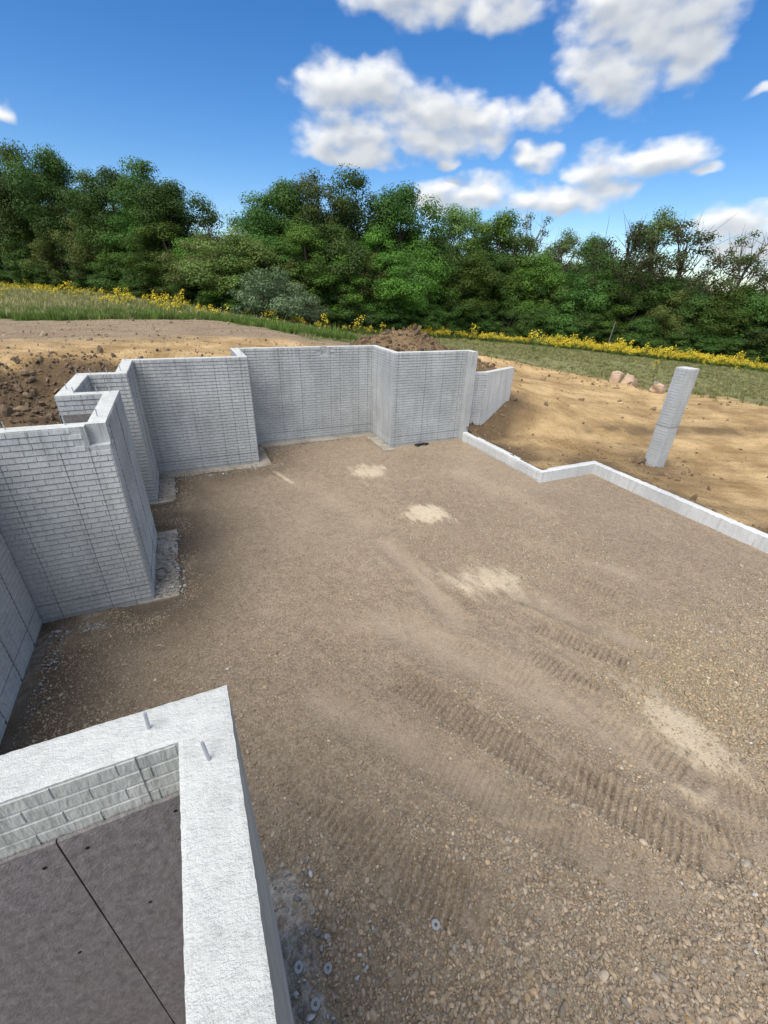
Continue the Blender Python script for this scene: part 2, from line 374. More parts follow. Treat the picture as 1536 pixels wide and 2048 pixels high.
def terrain(x, y):
    x = np.asarray(x, float); y = np.asarray(y, float)
    z = base_height(x, y)
    # heap of spoil behind the far wall
    r = np.hypot((x-8.9)/2.9, (y-16.9)/2.4)
    heap = np.clip(1-r, 0, 1)**0.85*1.25
    r2 = np.hypot((x-11.0)/1.9, (y-16.3)/1.7); heap = np.maximum(heap, np.clip(1-r2, 0, 1)**0.85*0.72)
    heap = heap*(1+0.5*fbm(x*1.4, y*1.4, 5))
    z = z+heap
    # excavation round the back of the walls
    bd, _ = seg_dist(x, y, BANK)
    inside = in_poly(x, y, BANK+[(7.9, -6)])
    wob = fbm(x*0.7, y*0.7, 9)*1.0
    din = np.where(inside, np.clip(bd+wob, 0, None), 0.0)
    cut = np.clip(din*0.95, 0, 1.35)
    rough = sst(din, 0.0, 0.5)
    z = z-cut + rough*(fbm(x*1.6, y*1.6, 21)*0.35+np.abs(fbm(x*4.5, y*4.5, 22, 3))*0.22)
    hump = 0.75*np.exp(-(((x+3.5)/1.6)**2+((y-12.4)/1.3)**2))
    z = z+np.where(inside, hump, 0)
    z = np.where(inside & (y < 8) & (x > -6), np.minimum(z, -0.02+fbm(x, y, 3)*0.1), z)
    # worked soil: clods, ruts, windrow
    soil = 1-grass_mask(x, y)
    z = z+soil*(fbm(x*2.2, y*2.2, 31)*0.07+np.abs(fbm(x*6, y*6, 32, 3))*0.06)*sst(np.hypot(x, y), 3, 6)
    lf = sst(y, 16, 17.5)*(1-sst(x, 5, 9))
    z = z+lf*(fbm(x*0.25, y*2.6, 41, 3)*0.2)
    tu, tv = x*0.9-y*0.435, x*0.435+y*0.9; rs = soil*sst(x, 8.5, 10.5)*(1-sst(y, 20, 24))
    z = z+rs*(fbm(tu*0.22, tv*2.8, 47, 4)*0.11-np.abs(fbm(tu*0.15, tv*1.1, 48, 2))*0.12)
    rd = np.hypot(x-12.6, y-10.6)
    arc = np.exp(-((rd-3.0)/0.8)**2)*sst(x, 8.2, 9.2)*(1-sst(x, 11.0, 12.5))*(1-sst(y, 9.3, 10))
    z = z+arc*0.05*np.sin(rd*19+fbm(x*2, y*2, 8)*3)
    wd, _ = seg_dist(x, y, [(13.5, 20.8), (17.5, 17.5), (19.3, 15.3), (19.4, 14.0)])
    z = z+np.exp(-(wd/0.55)**2)*(0.22+0.25*fbm(x*2.5, y*2.5, 44))
    ud, _ = seg_dist(x, y, [(12.0, 9.6), (15.5, 9.0), (18.5, 7.6)])
    z = z+np.exp(-(ud/0.35)**2)*(0.05+0.25*fbm(x*2.5, y*2.5, 45))
    return z
GEDGE = [(-400,30.5),(-40,29),(-8,28.6),(1,29),(3.3,27.2),(4.9,24.2),(5.9,20.6),(9,22.2),(12,22.6),(15.5,21.4),(19.5,18.2),(21.2,14.6),(22.6,10.6),(24.5,5),(28,-6),(40,-60),(40,-400)]
GPOLY = GEDGE+[(900,-400),(900,900),(-400,900)]
def grass_mask(x, y):
    d, _ = seg_dist(x, y, GEDGE)
    s = np.where(in_poly(x, y, GPOLY), d, -d)
    return sst(s+fbm(x*0.6, y*0.6, 51)*2.4, -0.35, 0.5)
def axis(lo, hi, step, far, grow=1.16):
    a = list(np.arange(lo, hi+1e-6, step)); s = step; p = hi
    while p < far: s *= grow; p += s; a.append(p)
    s = step; p = lo; pre = []
    while p > -far: s *= grow; p -= s; pre.append(p)
    return np.array(pre[::-1]+a)
gx = axis(-8, 25, 0.13, 900); gy = axis(-1.5, 31, 0.13, 900)
X, Y = np.meshgrid(gx, gy); Z = terrain(X, Y)
nx, ny = len(gx), len(gy)
idx = np.arange(nx*ny).reshape(ny, nx)
Q = np.stack([idx[:-1, :-1], idx[:-1, 1:], idx[1:, 1:], idx[1:, :-1]], -1).reshape(-1, 4)
cx_ = (X[:-1, :-1]+X[1:, 1:])/2; cy_ = (Y[:-1, :-1]+Y[1:, 1:])/2
pd, _ = seg_dist(cx_, cy_, FLOORPOLY)
kill = in_poly(cx_, cy_, FLOORPOLY) | ((pd < 0.09) & (cy_ > -2.4))
Q = Q[~kill.ravel()]
me = quads_mesh('ground', np.c_[X.ravel(), Y.ravel(), Z.ravel()], Q, M_SOIL, True)
gm = grass_mask(X, Y)
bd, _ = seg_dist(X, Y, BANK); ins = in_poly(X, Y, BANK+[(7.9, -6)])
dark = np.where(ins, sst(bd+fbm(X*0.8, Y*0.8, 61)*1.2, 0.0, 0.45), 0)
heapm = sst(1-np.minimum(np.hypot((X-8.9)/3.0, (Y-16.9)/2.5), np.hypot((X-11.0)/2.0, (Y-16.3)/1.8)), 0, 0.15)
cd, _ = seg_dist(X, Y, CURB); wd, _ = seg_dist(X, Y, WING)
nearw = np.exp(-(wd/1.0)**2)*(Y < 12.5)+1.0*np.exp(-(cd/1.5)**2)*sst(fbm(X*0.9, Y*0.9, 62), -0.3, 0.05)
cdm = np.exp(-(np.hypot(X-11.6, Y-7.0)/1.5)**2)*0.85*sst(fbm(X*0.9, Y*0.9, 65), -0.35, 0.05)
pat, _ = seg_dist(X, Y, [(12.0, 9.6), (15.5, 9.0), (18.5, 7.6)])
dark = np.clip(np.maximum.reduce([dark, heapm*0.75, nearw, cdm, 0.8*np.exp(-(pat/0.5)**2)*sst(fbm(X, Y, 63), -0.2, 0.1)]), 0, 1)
grey = sst(Y+fbm(X*0.3, Y*0.3, 64)*3, 17.4, 19.5)*(1-sst(X, 7, 11))
far_l = sst(12-X, 0, 6)
ed, _ = seg_dist(X, Y, GEDGE)
lush = gm*np.clip(np.exp(-(np.clip(ed-2.5, 0, None)/3.5)**2)*far_l*sst(Y, 20, 24)*0.9+0.35*(fbm(X*0.15, Y*0.15, 66)+0.3), 0, 1)
for nme, d in (('grass', gm), ('dark', dark*(1-gm)), ('grey', grey*0.9), ('lush', lush)): set_attr(me, nme, d.ravel())
ground = link(bpy.data.objects.new('ground', me)); tag(ground, kind='structure')

# ------------------------------------------------------------------ gravel floor of the basement
PATCH = [(4.05, 9.55, 0.60, 0.46, 0.2), (4.35, 6.88, 0.62, 0.50, -0.3), (4.12, 4.42, 0.78, 0.60, -0.6), (4.48, 1.30, 0.36, 0.80, 0.12)]
TRACKS = [([(1.72, 3.45), (2.5, 2.05), (3.5, 0.45)], 0.22, 0.85), ([(2.7, 3.7), (3.35, 2.5)], 0.15, 0.55), ([(1.35, 2.6), (2.1, 1.5), (2.5, 0.9)], 0.2, 0.55), ([(4.7, 3.3), (5.3, 2.2)], 0.15, 0.6), ([(2.9, 1.9), (3.3, 1.2)], 0.18, 0.6), ([(2.6, 5.6), (2.75, 4.8)], 0.16, 0.5), ([(4.1, 0.9), (4.9, -0.1)], 0.18, 0.7), ([(0.75, 4.0), (1.2, 3.1)], 0.18, 0.45), ([(4.05, 3.5), (4.75, 2.25)], 0.17, 1.1), ([(3.6, 3.15), (4.0, 2.05)], 0.17, 0.9), ([(2.15, 4.55), (2.0, 3.85)], 0.17, 0.9),
          ([(3.32, 5.15), (3.48, 3.95)], 0.14, 1.1), ([(5.45, 4.2), (5.95, 3.1)], 0.16, 0.8), ([(0.2, 2.95), (0.95, 1.5), (1.35, 1.05)], 0.24, 0.8),
          ([(3.75, 2.1), (4.05, 1.0)], 0.16, 0.9), ([(3.6, 0.8), (4.3, 0.0)], 0.22, 0.9), ([(1.0, 4.6), (1.35, 3.7)], 0.16, 0.5)]
SMOOTH = [([(3.0, 6.1), (3.1, 4.8), (3.05, 3.8)], 0.2), ([(2.3, 4.0), (3.2, 2.6), (4.2, 0.6)], 0.3), ([(0.8, 3.3), (1.9, 1.9), (2.9, 0.4)], 0.22), ([(4.4, 3.9), (5.2, 2.4)], 0.2)]
RIDGE = [([(1.5, 1.62), (2.2, 1.25), (2.75, 1.02)], 0.03), ([(1.2, 1.32), (1.9, 0.92), (2.7, 0.62)], 0.035), ([(5.0, 7.4), (5.9, 6.7)], 0.02), ([(0.4, 9.0), (1.6, 8.2)], 0.015)]
FOOTSEG = [(-1.0, 6.02), (-1.0, 8.06), (-1.0, 9.58), (-1.0, 11.21), (1.47, 11.21), (1.47, 12.74), (5.43, 12.74), (5.43, 11.18)]
def footing_gap(x, y):
    """how far the gravel is pulled back from the footing"""
    d1, _ = seg_dist(x, y, [(-1.0, 6.02), (-1.0, 8.06)]); d2, _ = seg_dist(x, y, FOOTSEG[2:]); d3, _ = seg_dist(x, y, [(-0.06, 1.45), (-0.06, -2.5)]); d3 = d3+0.35; d4, _ = seg_dist(x, y, [(-2.41, 1.46), (-2.41, 6.02)])
    return np.minimum(np.minimum(d1, d2), d3)
def floor_h(x, y, fine=True):
    z = fbm(x*0.5, y*0.5, 71)*0.06+fbm(x*1.9, y*1.9, 72)*0.03
    if fine: z = z+fbm(x*9, y*9, 73, 3)*0.014
    for px, py, rx, ry, an in PATCH:
        c, s = math.cos(an), math.sin(an); u = ((x-px)*c+(y-py)*s)/rx; v = (-(x-px)*s+(y-py)*c)/ry
        r = np.hypot(u, v); z = z+0.035*np.clip(1-r*r, 0, 1)+0.02*np.exp(-((r-1.25)/0.3)**2)*(0.6+fbm(x*2, y*2, 74))
    for pts, w in SMOOTH:
        d, _ = seg_dist(x, y, pts); z = z-0.018*np.exp(-(d/w)**2)+0.014*np.exp(-((d-w*1.5)/(w*0.4))**2)
    x_, y_, zfull = x, y, z
    for pts, w, s in TRACKS:
        A_ = np.array(pts); sel = (x_ > A_[:, 0].min()-0.6) & (x_ < A_[:, 0].max()+0.6) & (y_ > A_[:, 1].min()-0.6) & (y_ < A_[:, 1].max()+0.6)
        if not sel.any(): continue
        x, y, z = x_[sel], y_[sel], zfull[sel]
        d, a = seg_dist(x, y, pts); m = sst(w-d+fbm(x*5, y*5, 79)*0.1, -0.02, 0.05)*sst(a, 0.02, 0.35)*sst(fbm(x*1.7, y*1.7, 75)+0.5, 0.26, 0.56)
        lug = np.abs(((a+fbm(x*2.5, y*2.5, 76)*0.045)/0.072) % 1.0-0.5)*2
        z = z+m*s*(0.044*sst(lug, 0.22, 0.46)-0.033)+0.014*s*np.exp(-((d-w-0.05)/0.05)**2)
        zfull[sel] = z
    x, y, z = x_, y_, zfull
    for pts, hgt in RIDGE:
        (ax, ay), (bx, by) = pts[0], pts[-1]
        d, a = seg_dist(x, y, pts); L = math.hypot(bx-ax, by-ay); nxx, nyy = -(by-ay)/L, (bx-ax)/L
        s = (x-ax)*nxx+(y-ay)*nyy+fbm(x*4, y*4, 77)*0.06
        z = z+hgt*sst(s, -0.015, 0.015)*np.exp(-(d/0.22)**2)*sst(a, 0, 0.3)*(1-sst(a, L-0.3, L))
    g = footing_gap(x, y)
    z = z-0.04*(1-sst(g+fbm(x*1.5, y*1.5, 78)*0.75, 0.24, 0.42))*sst(y, -3, 0.2)
    return z
fx = np.r_[np.arange(-2.46, 6.5, 0.0165), np.arange(6.5, 9.84, 0.028)]
fy = list(np.arange(-2.6, -0.36, 0.07)); p = -0.35
while p < 12.85: fy.append(p); p += 0.0145+0.0026*max(p, 0)
fy = np.array(fy)
X, Y = np.meshgrid(fx, fy); Z = floor_h(X, Y)
nx, ny = len(fx), len(fy); idx = np.arange(nx*ny).reshape(ny, nx)
Q = np.stack([idx[:-1, :-1], idx[:-1, 1:], idx[1:, 1:], idx[1:, :-1]], -1).reshape(-1, 4)
cx_ = (X[:-1, :-1]+X[1:, 1:])/2; cy_ = (Y[:-1, :-1]+Y[1:, 1:])/2
pd, _ = seg_dist(cx_, cy_, FLOORPOLY)
keep = in_poly(cx_, cy_, FLOORPOLY) | (pd < 0.05)
used = np.unique(Q[keep.ravel()]); remap = np.full(nx*ny, -1); remap[used] = np.arange(len(used))
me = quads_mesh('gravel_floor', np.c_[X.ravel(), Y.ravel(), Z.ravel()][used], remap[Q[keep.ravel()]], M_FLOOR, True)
def sand_mask(x, y):
    s = np.zeros_like(x)
    for px, py, rx, ry, an in PATCH:
        c, s_ = math.cos(an), math.sin(an); u = ((x-px)*c+(y-py)*s_)/rx; v = (-(x-px)*s_+(y-py)*c)/ry
        s = np.maximum(s, sst(1.0-np.hypot(u, v)+fbm(x*2.2, y*2.2, 81)*0.9+fbm(x*11, y*3, 83)*1.0+fbm(x*24, y*24, 98)*0.5, -0.1, 0.6 if py > 5 else 0.85)*(1.0 if py > 5 else 0.9))
    d, _ = seg_dist(x, y, [(1.72, 10.45), (1.98, 9.55)]); s = np.maximum(s, 0.8*sst(0.07-d+fbm(x*5, y*5, 82)*0.05, 0, 0.05))
    d, _ = seg_dist(x, y, [(4.0, 1.5), (3.75, 1.15), (3.9, 0.75), (4.5, 0.75)]); s = np.maximum(s, 0.6*sst(0.10-d+fbm(x*3, y*3, 84)*0.3, 0, 0.15))
    d, _ = seg_dist(x, y, [(3.45, 4.9), (3.6, 4.1)]); s = np.maximum(s, 0.45*sst(0.15-d+fbm(x*3, y*3, 85)*0.3, 0, 0.15))
    return s
SX, SY = X.ravel()[used], Y.ravel()[used]
set_attr(me, 'sand', sand_mask(SX, SY))
floor_shade_d, _ = seg_dist(SX, SY, [(-2.41, 1.46), (-2.41, 6.02), (-1.0, 6.02), (-1.0, 11.21), (1.47, 11.21)])
set_attr(me, 'wet', np.exp(-(np.clip(floor_shade_d-0.3, 0, None)/0.9)**2)*sst(fbm(SX*1.1, SY*1.1, 86), -0.45, 0.0)*1.0)  # mask of the painted shade: strongest beside the walls, patchy, fading outwards
fin = np.zeros_like(SX)
for pts, w in SMOOTH+[([(1.4, 4.7), (2.2, 3.9)], 0.25), ([(5.6, 5.2), (6.6, 3.6)], 0.2), ([(6.3, 8.6), (7.0, 6.0)], 0.3), ([(2.2, 9.4), (2.9, 7.2)], 0.3), ([(3.2, 0.9), (4.4, -0.2)], 0.25)]:
    d, _ = seg_dist(SX, SY, pts); fin = np.maximum(fin, np.exp(-(d/w)**2)*sst(fbm(SX*1.2, SY*1.2, 87), -0.3, 0.15))
set_attr(me, 'fines', np.clip(fin+0.5*sst(fbm(SX*0.4, SY*0.4, 88), 0.02, 0.25)*sst(SY, 3, 6), 0, 1))
def cement_mask(x, y):
    a, _ = seg_dist(x, y, [(-0.06, 1.7), (-0.06, -2.5)]); b2, _ = seg_dist(x, y, [(-2.41, 2.0), (-2.41, 6.02), (-1.0, 6.02)]); c2, _ = seg_dist(x, y, [(1.47, 12.0), (1.47, 12.74), (5.43, 12.74), (5.43, 11.18)]); e2, _ = seg_dist(x, y, [(-0.64, 5.75), (-1.1, 5.62), (-1.9, 5.66)])
    nz = fbm(x*2.4, y*2.4, 95)*0.34+fbm(x*9, y*9, 96)*0.14
    m = np.maximum.reduce([sst(0.25-a+nz, 0, 0.1), sst(0.2-b2+nz*1.3, 0, 0.1)*0.8, sst(0.24-c2+nz*1.2, 0, 0.1), sst(0.1-e2+nz*0.5, 0, 0.08)])
    return m*sst(fbm(x*4, y*4, 97), -0.28, 0.05)
set_attr(me, 'cement', cement_mask(SX, SY))
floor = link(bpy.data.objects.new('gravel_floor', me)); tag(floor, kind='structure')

# ------------------------------------------------------------------ instanced stuff (geometry nodes)
def stuff_scatter(name, pts, scl, rot, col, srcs, label, cat, mat=None):
    """one object: a point mesh whose points carry instances of small source meshes"""
    me = bpy.data.meshes.new(name); me.vertices.add(len(pts)); me.vertices.foreach_set('co', np.ascontiguousarray(pts, np.float32).ravel())
    set_attr(me, 'scl', scl, 'FLOAT_VECTOR'); set_attr(me, 'rot', rot, 'FLOAT_VECTOR')
    set_attr(me, 'pcol', np.c_[col, np.ones(len(col))], 'FLOAT_COLOR')
    o = link(bpy.data.objects.new(name, me)); tag(o, label, cat, kind='stuff')
    g = bpy.data.node_groups.new(name+'_scatter', 'GeometryNodeTree')
    g.interface.new_socket('Geometry', in_out='INPUT', socket_type='NodeSocketGeometry'); g.interface.new_socket('Geometry', in_out='OUTPUT', socket_type='NodeSocketGeometry')
    n = g.nodes; l = g.links; gi = n.new('NodeGroupInput'); go = n.new('NodeGroupOutput')
    m2p = n.new('GeometryNodeMeshToPoints'); l.new(gi.outputs[0], m2p.inputs[0])
    jn = n.new('GeometryNodeJoinGeometry')
    for s in srcs[::-1]:
        oi = n.new('GeometryNodeObjectInfo'); oi.inputs['Object'].default_value = s; oi.inputs['As Instance'].default_value = True
        l.new(oi.outputs['Geometry'], jn.inputs[0])
    def na(nm):
        a = n.new('GeometryNodeInputNamedAttribute'); a.data_type = 'FLOAT_VECTOR'; a.inputs[0].default_value = nm; return a.outputs[0]
    iop = n.new('GeometryNodeInstanceOnPoints'); l.new(m2p.outputs[0], iop.inputs['Points']); l.new(jn.outputs[0], iop.inputs['Instance'])
    iop.inputs['Pick Instance'].default_value = True
    l.new(na('rot'), iop.inputs['Rotation']); l.new(na('scl'), iop.inputs['Scale'])
    l.new(iop.outputs[0], go.inputs[0])
    md = o.modifiers.new('scatter', 'NODES'); md.node_group = g
    return o
def src_obj(name, verts, faces, mat, smooth=False):
    me = bpy.data.meshes.new(name); me.from_pydata([tuple(v) for v in verts], [], faces); me.materials.append(mat)
    if smooth: me.polygons.foreach_set('use_smooth', [True]*len(me.polygons))
    me.update(); return bpy.data.objects.new(name, me)     # kept out of the scene: only its mesh is instanced
def rock_src(name, seed, mat, amp=0.25, sub=2, flat=0.7, smooth=True):
    bm = bmesh.new(); bmesh.ops.create_icosphere(bm, subdivisions=sub, radius=1.0)
    r = random.Random(seed); ds = [(Vector((r.gauss(0, 1), r.gauss(0, 1), r.gauss(0, 1))).normalized(), r.uniform(-amp, amp)) for _ in range(9)]
    V = []
    for v in bm.verts:
        s = 1+sum(a*max(0, v.co.dot(d))**3 for d, a in ds); V.append((v.co.x*s, v.co.y*s*0.85, v.co.z*s*flat))
    F = [tuple(x.index for x in f.verts) for f in bm.faces]; bm.free()
    return src_obj(name, V, F, mat, smooth=smooth)
PEBS = [rock_src('pebble', i, M_PEB) for i in range(5)]
# pebbles: dense and coarse near the camera and in the windrows, thin on the compacted fines
N = 600000
px = rng.uniform(-2.3, 9.7, N); py = rng.uniform(-0.6, 12.6, N)
ok = in_poly(px, py, FLOORPOLY) & (rng.random(N) < np.clip(1.25-0.07*np.clip(py-3, 0, None), 0.4, 1))     # far ones are too small to see one by one
px, py = px[ok], py[ok]; N = len(px); ok = np.ones(N, bool)
dens = 0.16+0.95*np.clip(fbm(px*0.45, py*0.45, 91)*2.6+0.12, 0, 1)
near = 1-sst(py+fbm(px*0.8, py*0.8, 92)*1.8, 1.3, 3.6); dens = np.maximum(dens, near*0.98)
rightp = np.exp(-(((px-5.3)/1.25)**2+((py-1.9)/1.3)**2)); dens = np.maximum(dens, rightp)
d, _ = seg_dist(px, py, [(2.6, 11.6), (3.4, 9.6), (3.6, 7.8), (3.9, 5.8), (4.6, 4.3)]); dens = np.maximum(dens, 0.95*np.exp(-(d/0.55)**2))
g = footing_gap(px, py); dens = np.maximum(dens, 0.9*np.exp(-((g-0.55)/0.28)**2)*sst(fbm(px*0.8, py*0.8, 93), -0.15, 0.1))
dens = np.where(g < 0.40, dens*0.55, dens); dens = dens*(1-0.8*cement_mask(px, py))
for pts, w in SMOOTH:
    d, _ = seg_dist(px, py, pts); dens = dens*(1-0.8*np.exp(-(d/w)**2))
for pts, w, s in TRACKS:
    d, _ = seg_dist(px, py, pts); dens = dens*(1-0.72*sst(w-d, -0.02, 0.06))
dens = dens*(1-0.93*sand_mask(px, py))
ok &= rng.random(N) < dens
px, py, dn_ = px[ok], py[ok], dens[ok]
n = len(px); size = rng.lognormal(math.log(0.0076), 0.42, n)*(0.72+0.5*dn_); size = np.clip(size*np.interp(py, [0, 2.5, 6], [1.05, 0.95, 0.72]), 0.006, 0.034)
pz = floor_h(px, py, False)+size*0.22
col = np.array([0.325, 0.262, 0.190])[None]*rng.lognormal(0, 0.20, n)[:, None]
hue = rng.normal(0, 0.05, n)[:, None]; col = col*np.c_[1+hue[:, 0], np.ones(n), 1-hue[:, 0]*1.3]
wm = rng.random(n) < 0.004; col[wm] = np.array([0.55, 0.54, 0.52])*rng.uniform(0.7, 1.1, wm.sum())[:, None]
yl = rightp[ok]*0.5; col = col*np.c_[1+0.12*yl, 1+0.10*yl, 1-0.18*yl]
rot = np.c_[rng.normal(0, 0.45, n), rng.normal(0, 0.45, n), rng.uniform(0, 6.28, n)]
scl = size[:, None]*np.c_[rng.uniform(0.85, 1.35, n), rng.uniform(0.7, 1.1, n), rng.uniform(0.6, 1.0, n)]
stuff_scatter('gravel', np.c_[px, py, pz], scl, rot, np.clip(col, 0.03, 0.7), PEBS, 'loose brown river gravel spread over the basement floor', 'gravel')
print('pebbles', n)
# pale chips of concrete on the footings and along the walls
cands = []
for (ax, ay), (bx, by), cnt, w in [((-0.98, 6.0), (-0.98, 8.0), 420, 0.42), ((-0.98, 9.6), (-0.98, 11.0), 160, 0.4), ((-0.9, 11.05), (1.4, 11.05), 200, 0.4), ((1.6, 12.4), (2.0, 11.8), 60, 0.4), ((2.0, 12.5), (5.3, 12.5), 110, 0.3),
                                    ((5.25, 12.4), (5.25, 11.4), 40, 0.2), ((-2.2, 5.85), (-1.6, 5.75), 80, 0.2), ((-2.25, 4.4), (-2.25, 5.8), 90, 0.2), ((-0.03, 0.3), (-0.03, 1.9), 130, 0.3), ((0.3, 0.9), (0.6, 1.3), 12, 0.1)]:
    t = rng.random(cnt); cands.append(np.c_[ax+(bx-ax)*t+(rng.random(cnt)*w if abs(bx-ax) < abs(by-ay) else 0), ay+(by-ay)*t-(rng.random(cnt)*w if abs(bx-ax) >= abs(by-ay) else 0)])
cp = np.concatenate(cands); n = len(cp); size = rng.lognormal(math.log(0.0115), 0.42, n)
CHIPS = [rock_src('chip', 40+i, M_PEB, 0.6, 1, 0.45) for i in range(3)]
stuff_scatter('concrete_chips', np.c_[cp, np.maximum(floor_h(cp[:, 0], cp[:, 1], False), 0.012)+size*0.25], size[:, None]*np.c_[rng.uniform(0.8, 1.5, n), np.ones(n), rng.uniform(0.5, 1, n)],
              np.c_[rng.normal(0, 0.3, n), rng.normal(0, 0.3, n), rng.uniform(0, 6.28, n)], np.array([0.46, 0.46, 0.45])[None]*rng.uniform(0.3, 1.2, n)[:, None], CHIPS,
              'pale broken concrete chips lying along the wall footings', 'chips')
# clods on the cut bank, heap and worked soil
CL = [rock_src('clod', 70+i, M_CLOD, 1.1, 2, 0.6, smooth=False) for i in range(6)]
def clods(n, xr, yr, keepf, size, spread, cbase):
    x = rng.uniform(*xr, n); y = rng.uniform(*yr, n); m = rng.random(n) < keepf(x, y)
    m &= ~in_poly(x, y, FLOORPOLY); dd, _ = seg_dist(x, y, FLOORPOLY); m &= dd > 0.35; x, y = x[m], y[m]; k_ = len(x)
    s = rng.lognormal(math.log(size), spread, k_)
    return np.c_[x, y, terrain(x, y)+s*0.15], s, np.array(cbase)[None]*rng.lognormal(0, 0.25, k_)[:, None]
parts = [clods(11000, (-7, 6), (11.4, 16.4), lambda x, y: np.where(in_poly(x, y, BANK+[(7.9, -6)]), 0.8, 0.12), 0.027, 0.6, (0.145, 0.103, 0.066)),
         clods(5000, (5.8, 13), (14.2, 19.5), lambda x, y: sst(1-np.minimum(np.hypot((x-8.9)/3.0, (y-16.9)/2.5), np.hypot((x-11)/2.1, (y-16.3)/1.9)), -0.05, 0.1), 0.026, 0.7, (0.15, 0.10, 0.058)),
         clods(16000, (8.2, 20), (-1, 21), lambda x, y: 0.02+0.8*np.exp(-(seg_dist(x, y, CURB)[0]/0.8)**2)+0.5*np.exp(-(seg_dist(x, y, [(13.5, 20.8), (17.5, 17.5), (19.4, 14.2)])[0]/0.8)**2)+0.5*np.exp(-(np.hypot(x-12, y-7.1)/1.1)**2)+0.4*np.exp(-(seg_dist(x, y, WING)[0]/1.0)**2), 0.021, 0.6, (0.20, 0.138, 0.08)),
         clods(5000, (-9, 6), (16, 28), lambda x, y: 0.3+0*x, 0.022, 0.5, (0.24, 0.18, 0.12)),
         clods(500, (12, 24), (9, 24), lambda x, y: 0.3+0*x, 0.03, 0.6, (0.2, 0.14, 0.085))]
P_ = np.concatenate([p[0] for p in parts]); S_ = np.clip(np.concatenate([p[1] for p in parts]), 0.008, 0.16); C_ = np.concatenate([p[2] for p in parts]); n = len(P_)
stuff_scatter('soil_clods', P_, S_[:, None]*rng.uniform(0.6, 1.3, (n, 3)), rng.uniform(-3, 3, (n, 3)), np.clip(C_, 0.02, 0.5), CL, 'loose brown clods of earth on the bank and worked soil', 'soil')

# ------------------------------------------------------------------ concrete walls
def wall_sections(path, outer, height, step=0.3, near_upto=-1, mats=(None, None), base=-0.15, topn=4, topnoise=0.0015, edge=0.002):
    """one closed mesh for each straight run, mitred at the corners"""
    res = []
    for i in range(len(path)-1):
        a, b_, oa, ob = map(Vector, (path[i], path[i+1], outer[i], outer[i+1]))
        L = (b_-a).length; near = i < near_upto
        st = 0.02 if near else step; nk = 12 if near else topn
        ns = max(2, int(L/st)+1); V = []; F = []; MI = []
        per = nk+3
        for s in range(ns):
            t = s/(ns-1); pi = a.lerp(b_, t); po = oa.lerp(ob, t)
            V.append((pi.x, pi.y, base))
            for j in range(nk+1):
                q = pi.lerp(po, j/nk); u = np.array([q.x]); v = np.array([q.y])
                zz = height+float(fbm(u*14, v*14, 5)[0])*topnoise*4
                if j in (0, nk):
                    e = edge*(0.4+1.6*abs(float(fbm(u*22, v*22, 6)[0])*2)) ; zz -= e
                    dirn = (po-pi).normalized()*(1 if j == 0 else -1); amt = edge*1.6*abs(float(fbm(u*30, v*30, 7)[0]))*2 if 0 < s < ns-1 else 0
                    q = q+dirn*amt
                V.append((q.x, q.y, zz))
            V.append((po.x, po.y, base))
        for s in range(ns-1):
            o0 = s*per; o1 = o0+per
            for j in range(per-1):
                F.append((o0+j, o0+j+1, o1+j+1, o1+j)); MI.append(1 if 0 < j < per-2 else 0)
            F.append((o0+per-1, o0, o1, o1+per-1)); MI.append(0)
        F.append(tuple(range(per))[::-1]); MI.append(0); F.append(tuple((ns-1)*per+j for j in range(per))); MI.append(0)
        res.append((V, F, MI, L))
    return res
def cut_boxes(o, boxes):
    """real pockets in the wall (boolean, applied)"""
    for lo, hi in boxes:
        me = bpy.data.meshes.new('cut'); bm = bmesh.new(); bmesh.ops.create_cube(bm, size=1)
        for v in bm.verts: v.co = Vector([(lo[k]+hi[k])/2+v.co[k]*(hi[k]-lo[k]) for k in range(3)])
        bm.to_mesh(me); bm.free(); me.materials.append(M_WALL); me.materials.append(M_TOP); c = link(bpy.data.objects.new('cut', me))
        md = o.modifiers.new('b', 'BOOLEAN'); md.operation = 'DIFFERENCE'; md.object = c; md.solver = 'EXACT'
        dg = bpy.context.evaluated_depsgraph_get(); new = bpy.data.meshes.new_from_object(o.evaluated_get(dg))
        o.modifiers.clear(); o.data = new; bpy.data.objects.remove(c)
def brick_verts(u0, u1, z0, z1, d, c, tilt=0.32):
    return [(u0, 0, z0), (u1, 0, z0), (u1, 0, z1), (u0, 0, z1), (u0+c*0.7, d*(1+tilt), z0+c*0.6), (u1-c*0.7, d*(1+tilt), z0+c*0.6), (u1-c*0.7, d*(1-tilt), z1-c), (u0+c*0.7, d*(1-tilt), z1-c)]
BF = [(4, 5, 6, 7), (0, 1, 5, 4), (1, 2, 6, 5), (2, 3, 7, 6), (3, 0, 4, 7)]
COURSE, BLEN, JN, JH = 0.0762, 0.206, 0.0125, 0.002
def brick_layout(L, z0, z1, margin=0.012, skip=None, bond=None):
    """running bond rectangles on a face of length L between z0 and z1"""
    out = []; zt = z1-0.012; r = 0
    while zt-COURSE > z0-0.001:
        u = margin-(BLEN*0.5 if r % 2 else 0)
        while u < L-margin-0.02:
            a, b_ = max(u, margin), min(u+BLEN-JH, L-margin)
            if b_-a > 0.03 and not (skip and any(a < s[1] and b_ > s[0] and zt > s[2] and zt-COURSE < s[3] for s in skip)):
                out.append((a, b_, zt-COURSE+JN, zt))
            u += BLEN
        zt -= COURSE; r += 1
    return out
def place_frame(p0, p1, nrm):
    """matrix: local x along the face, local y out of the face, z up (a mirrored frame is fine for meshes written out below)"""
    d = (Vector(p1)-Vector(p0)).normalized(); return Vector((p0[0], p0[1], 0)), Vector((d.x, d.y, 0)), Vector((nrm[0], nrm[1], 0))
